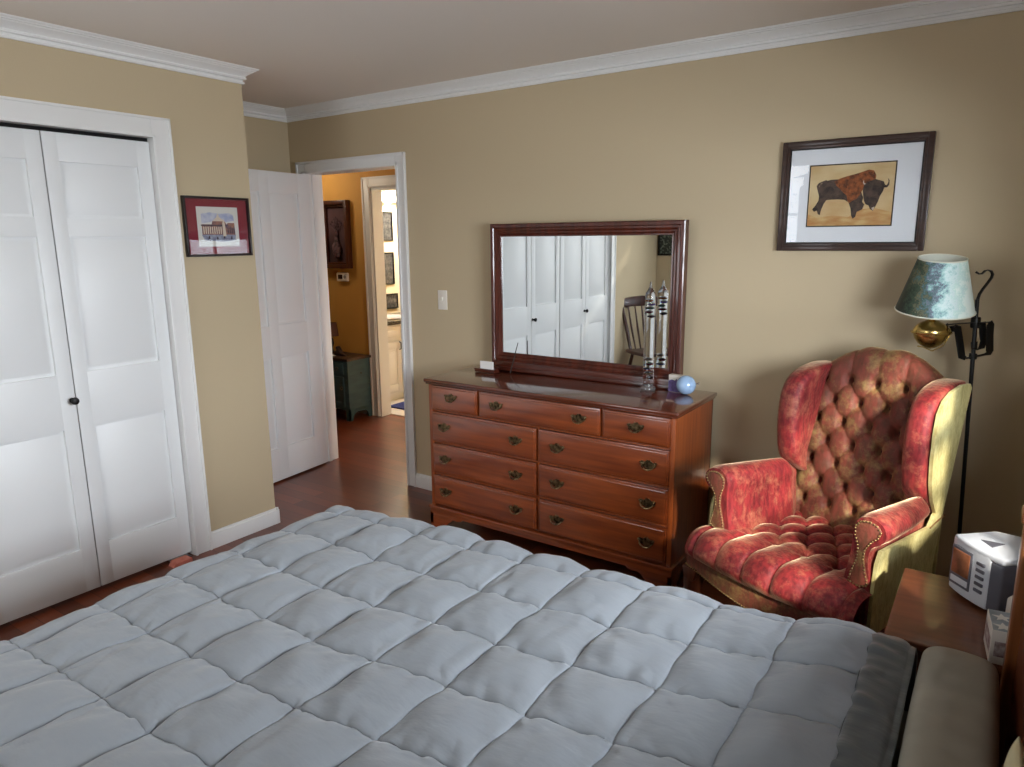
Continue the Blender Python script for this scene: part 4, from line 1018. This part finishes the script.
for k in range(3):
    y0 = vy0+.02+k*.475
    b = MB(VO); b.box(vx1, vx1+.016, y0, y0+.455, .62, .755, .003); b.box(vx1+.010, vx1+.022, y0+.04, y0+.415, .655, .72, .006); b.build('drawer', m_wp, van)
    b = MB(VO); b.box(vx1, vx1+.012, y0, y0+.455, .11, .60, .003)
    for a0, a1, c0, c1 in ((y0, y0+.06, .11, .60), (y0+.395, y0+.455, .11, .60), (y0+.06, y0+.395, .11, .175), (y0+.06, y0+.395, .535, .60)): b.box(vx1+.010, vx1+.018, a0, a1, c0, c1, .002)
    b.box(vx1+.010, vx1+.018, y0+.085, y0+.37, .20, .51, .006); d = b.build('door', m_wp, van)
    b = MB(VO); b.tube([(vx1+.018, y0+.43, .52), (vx1+.04, y0+.43, .53), (vx1+.04, y0+.43, .59), (vx1+.018, y0+.43, .60)], .006, 8); b.build('handle', m_black, d)
m_dkp = M('dark_glazed_picture', rgb(34, 34, 36), .3, 0, rgb(92, 90, 86), 35)
for (y0, y1, z0, z1), lab in (((2.10, 2.36, 1.58, 1.88), 'dark narrow picture on bathroom wall, highest of three'), ((2.12, 2.36, 1.12, 1.46), 'dark middle picture on bathroom wall above the other dark square'), ((2.13, 2.40, .86, 1.02), 'dark square picture resting low on the wall just above the vanity top')):
    o = (-2.418, (y0+y1)/2, (z0+z1)/2)
    t = thing('bath_picture', lab, 'picture', o, pi/2, 'dark pictures on the bathroom wall')
    b = MB(); frame_rect(b, -(y1-y0)/2, (y1-y0)/2, -(z1-z0)/2, (z1-z0)/2, .014, -.018, 0, .003); b.build('frame', m_black, t, local=True)
    b = MB(); b.box(-(y1-y0)/2+.01, (y1-y0)/2-.01, -.008, 0, -(z1-z0)/2+.01, (z1-z0)/2-.01); b.build('print', m_dkp, t, local=True)
vo = (-2.40, 2.2, 2.02)
vl = thing('vanity_light', 'glowing white glass light bar high on the bathroom wall', 'light', vo)
b = MB(); b.box(-.018, .02, -.32, .32, -.05, .03, .006); b.build('mounting_bar', m_chrome, vl, local=True)
for k in range(3):
    b = MB(); b.sphere((.10, -.22+k*.22, .0), .075, 18, (1, 1, .8)); b.build('glass_globe', M('lit_globe', rgb(255, 246, 226), .4, emis=7), vl, local=True)
    b = MB(); b.lathe([(.012, 0), (.02, .01), (.012, .06), (0, .06)], (.02, -.22+k*.22, 0), 12, Matrix.Rotation(pi/2, 4, 'Y')); b.build('lamp_holder', m_chrome, vl, local=True)
ro = (-1.45, 1.72, .0065)
b = MB(ro); b.box(-1.735, -1.15, 1.50, 1.96, .0065, .022, .006); tag(b.build('bath_mat', M('blue_pile', rgb(58, 70, 130), .95, 0, rgb(44, 54, 104), 60, bump=.6, bscale=300)), 'blue bath mat on the pale bathroom floor', 'mat')

# ------------------------------------------------------------------ things the mirror shows: chair in the far corner, small picture
KO = (.08, -3.60, 0)
k = thing('windsor_chair', 'dark wooden spindle back chair in the front corner, seen in the mirror', 'chair', KO, radians(-55))
m_dkw = wood('dark_chair_wood', rgb(74, 36, 26), rgb(46, 22, 16), 'z', .35, .3)
b = MB(); b.prism([(-.22, -.20), (.22, -.20), (.235, -.05), (.20, .19), (-.20, .19), (-.235, -.05)], 'xy', .415, .45, .010, 3); b.build('seat', m_dkw, k, local=True)
for sx_ in (-1, 1):
    for yy, y2 in ((.14, .22), (-.15, -.20)):
        b = MB(); b.tube([(sx_*.17, -yy, .42), (sx_*.20, -(yy+y2)/2, .2), (sx_*.225, -y2, 0)], [.016, .021, .014], 10); b.build('leg', m_dkw, k, local=True)
    b = MB(); b.tube([(sx_*.18, -.17, .44), (sx_*.205, -.22, .66), (sx_*.235, -.28, .90)], [.016, .020, .014], 10); b.build('back_post', m_dkw, k, local=True)
for q in range(5):
    x = -.12+q*.06; b = MB(); b.tube([(x, -.17, .44), (x*1.2, -.225, .66), (x*1.35, -.285, .90)], [.008, .011, .007], 8); b.build('spindle', m_dkw, k, local=True)
b = MB(); b.prism([(-.285, .865), (-.27, .90), (-.285, .935), (-.25, .965), (-.12, .985), (0, .995), (.12, .985), (.25, .965), (.285, .935), (.27, .90), (.285, .865), (.12, .885), (-.12, .885)], 'xz', -.302, -.276, .006, 2); b.build('crest_rail', m_dkw, k, local=True)
fo = (-.100, YF+.002, 1.60)
t = thing('corner_picture', 'small dark framed botanical print in the front corner, seen in the mirror', 'picture', fo, pi)
b = MB(); frame_rect(b, -.15, .15, -.205, .205, .022, -.02, 0, .004); b.build('frame', m_black, t, local=True)
MB().box(-.135, .135, -.006, 0, -.19, .19).build('print', M('speckled_dark_print', rgb(38, 44, 40), .5, 0, rgb(120, 130, 116), 42, lo=.5, hi=.62), t, local=True)
# bracket and block at the foot of the closet jamb
b = MB((-.24, -1.46, 0)); b.box(-.268, -.205, -1.545, -1.462, 0, .022, .004, 2)
b.prism([(-1.56, 0), (-1.545, .020), (-1.52, .022), (-1.52, 0)], 'yz', -.262, -.212, .002)
tag(b.build('floor_block', M('salmon_block', rgb(206, 128, 108), .6, 0, rgb(186, 104, 88), 30)), 'salmon coloured block on the floor at the closet jamb', 'block')
b = MB((-.30, -1.47, 0)); b.box(-.318, -.270, -1.53, -1.428, .0005, .004, .001); b.box(-.318, -.312, -1.53, -1.428, .004, .016); b.build('door_pivot', m_chrome).__setitem__('kind', 'structure')
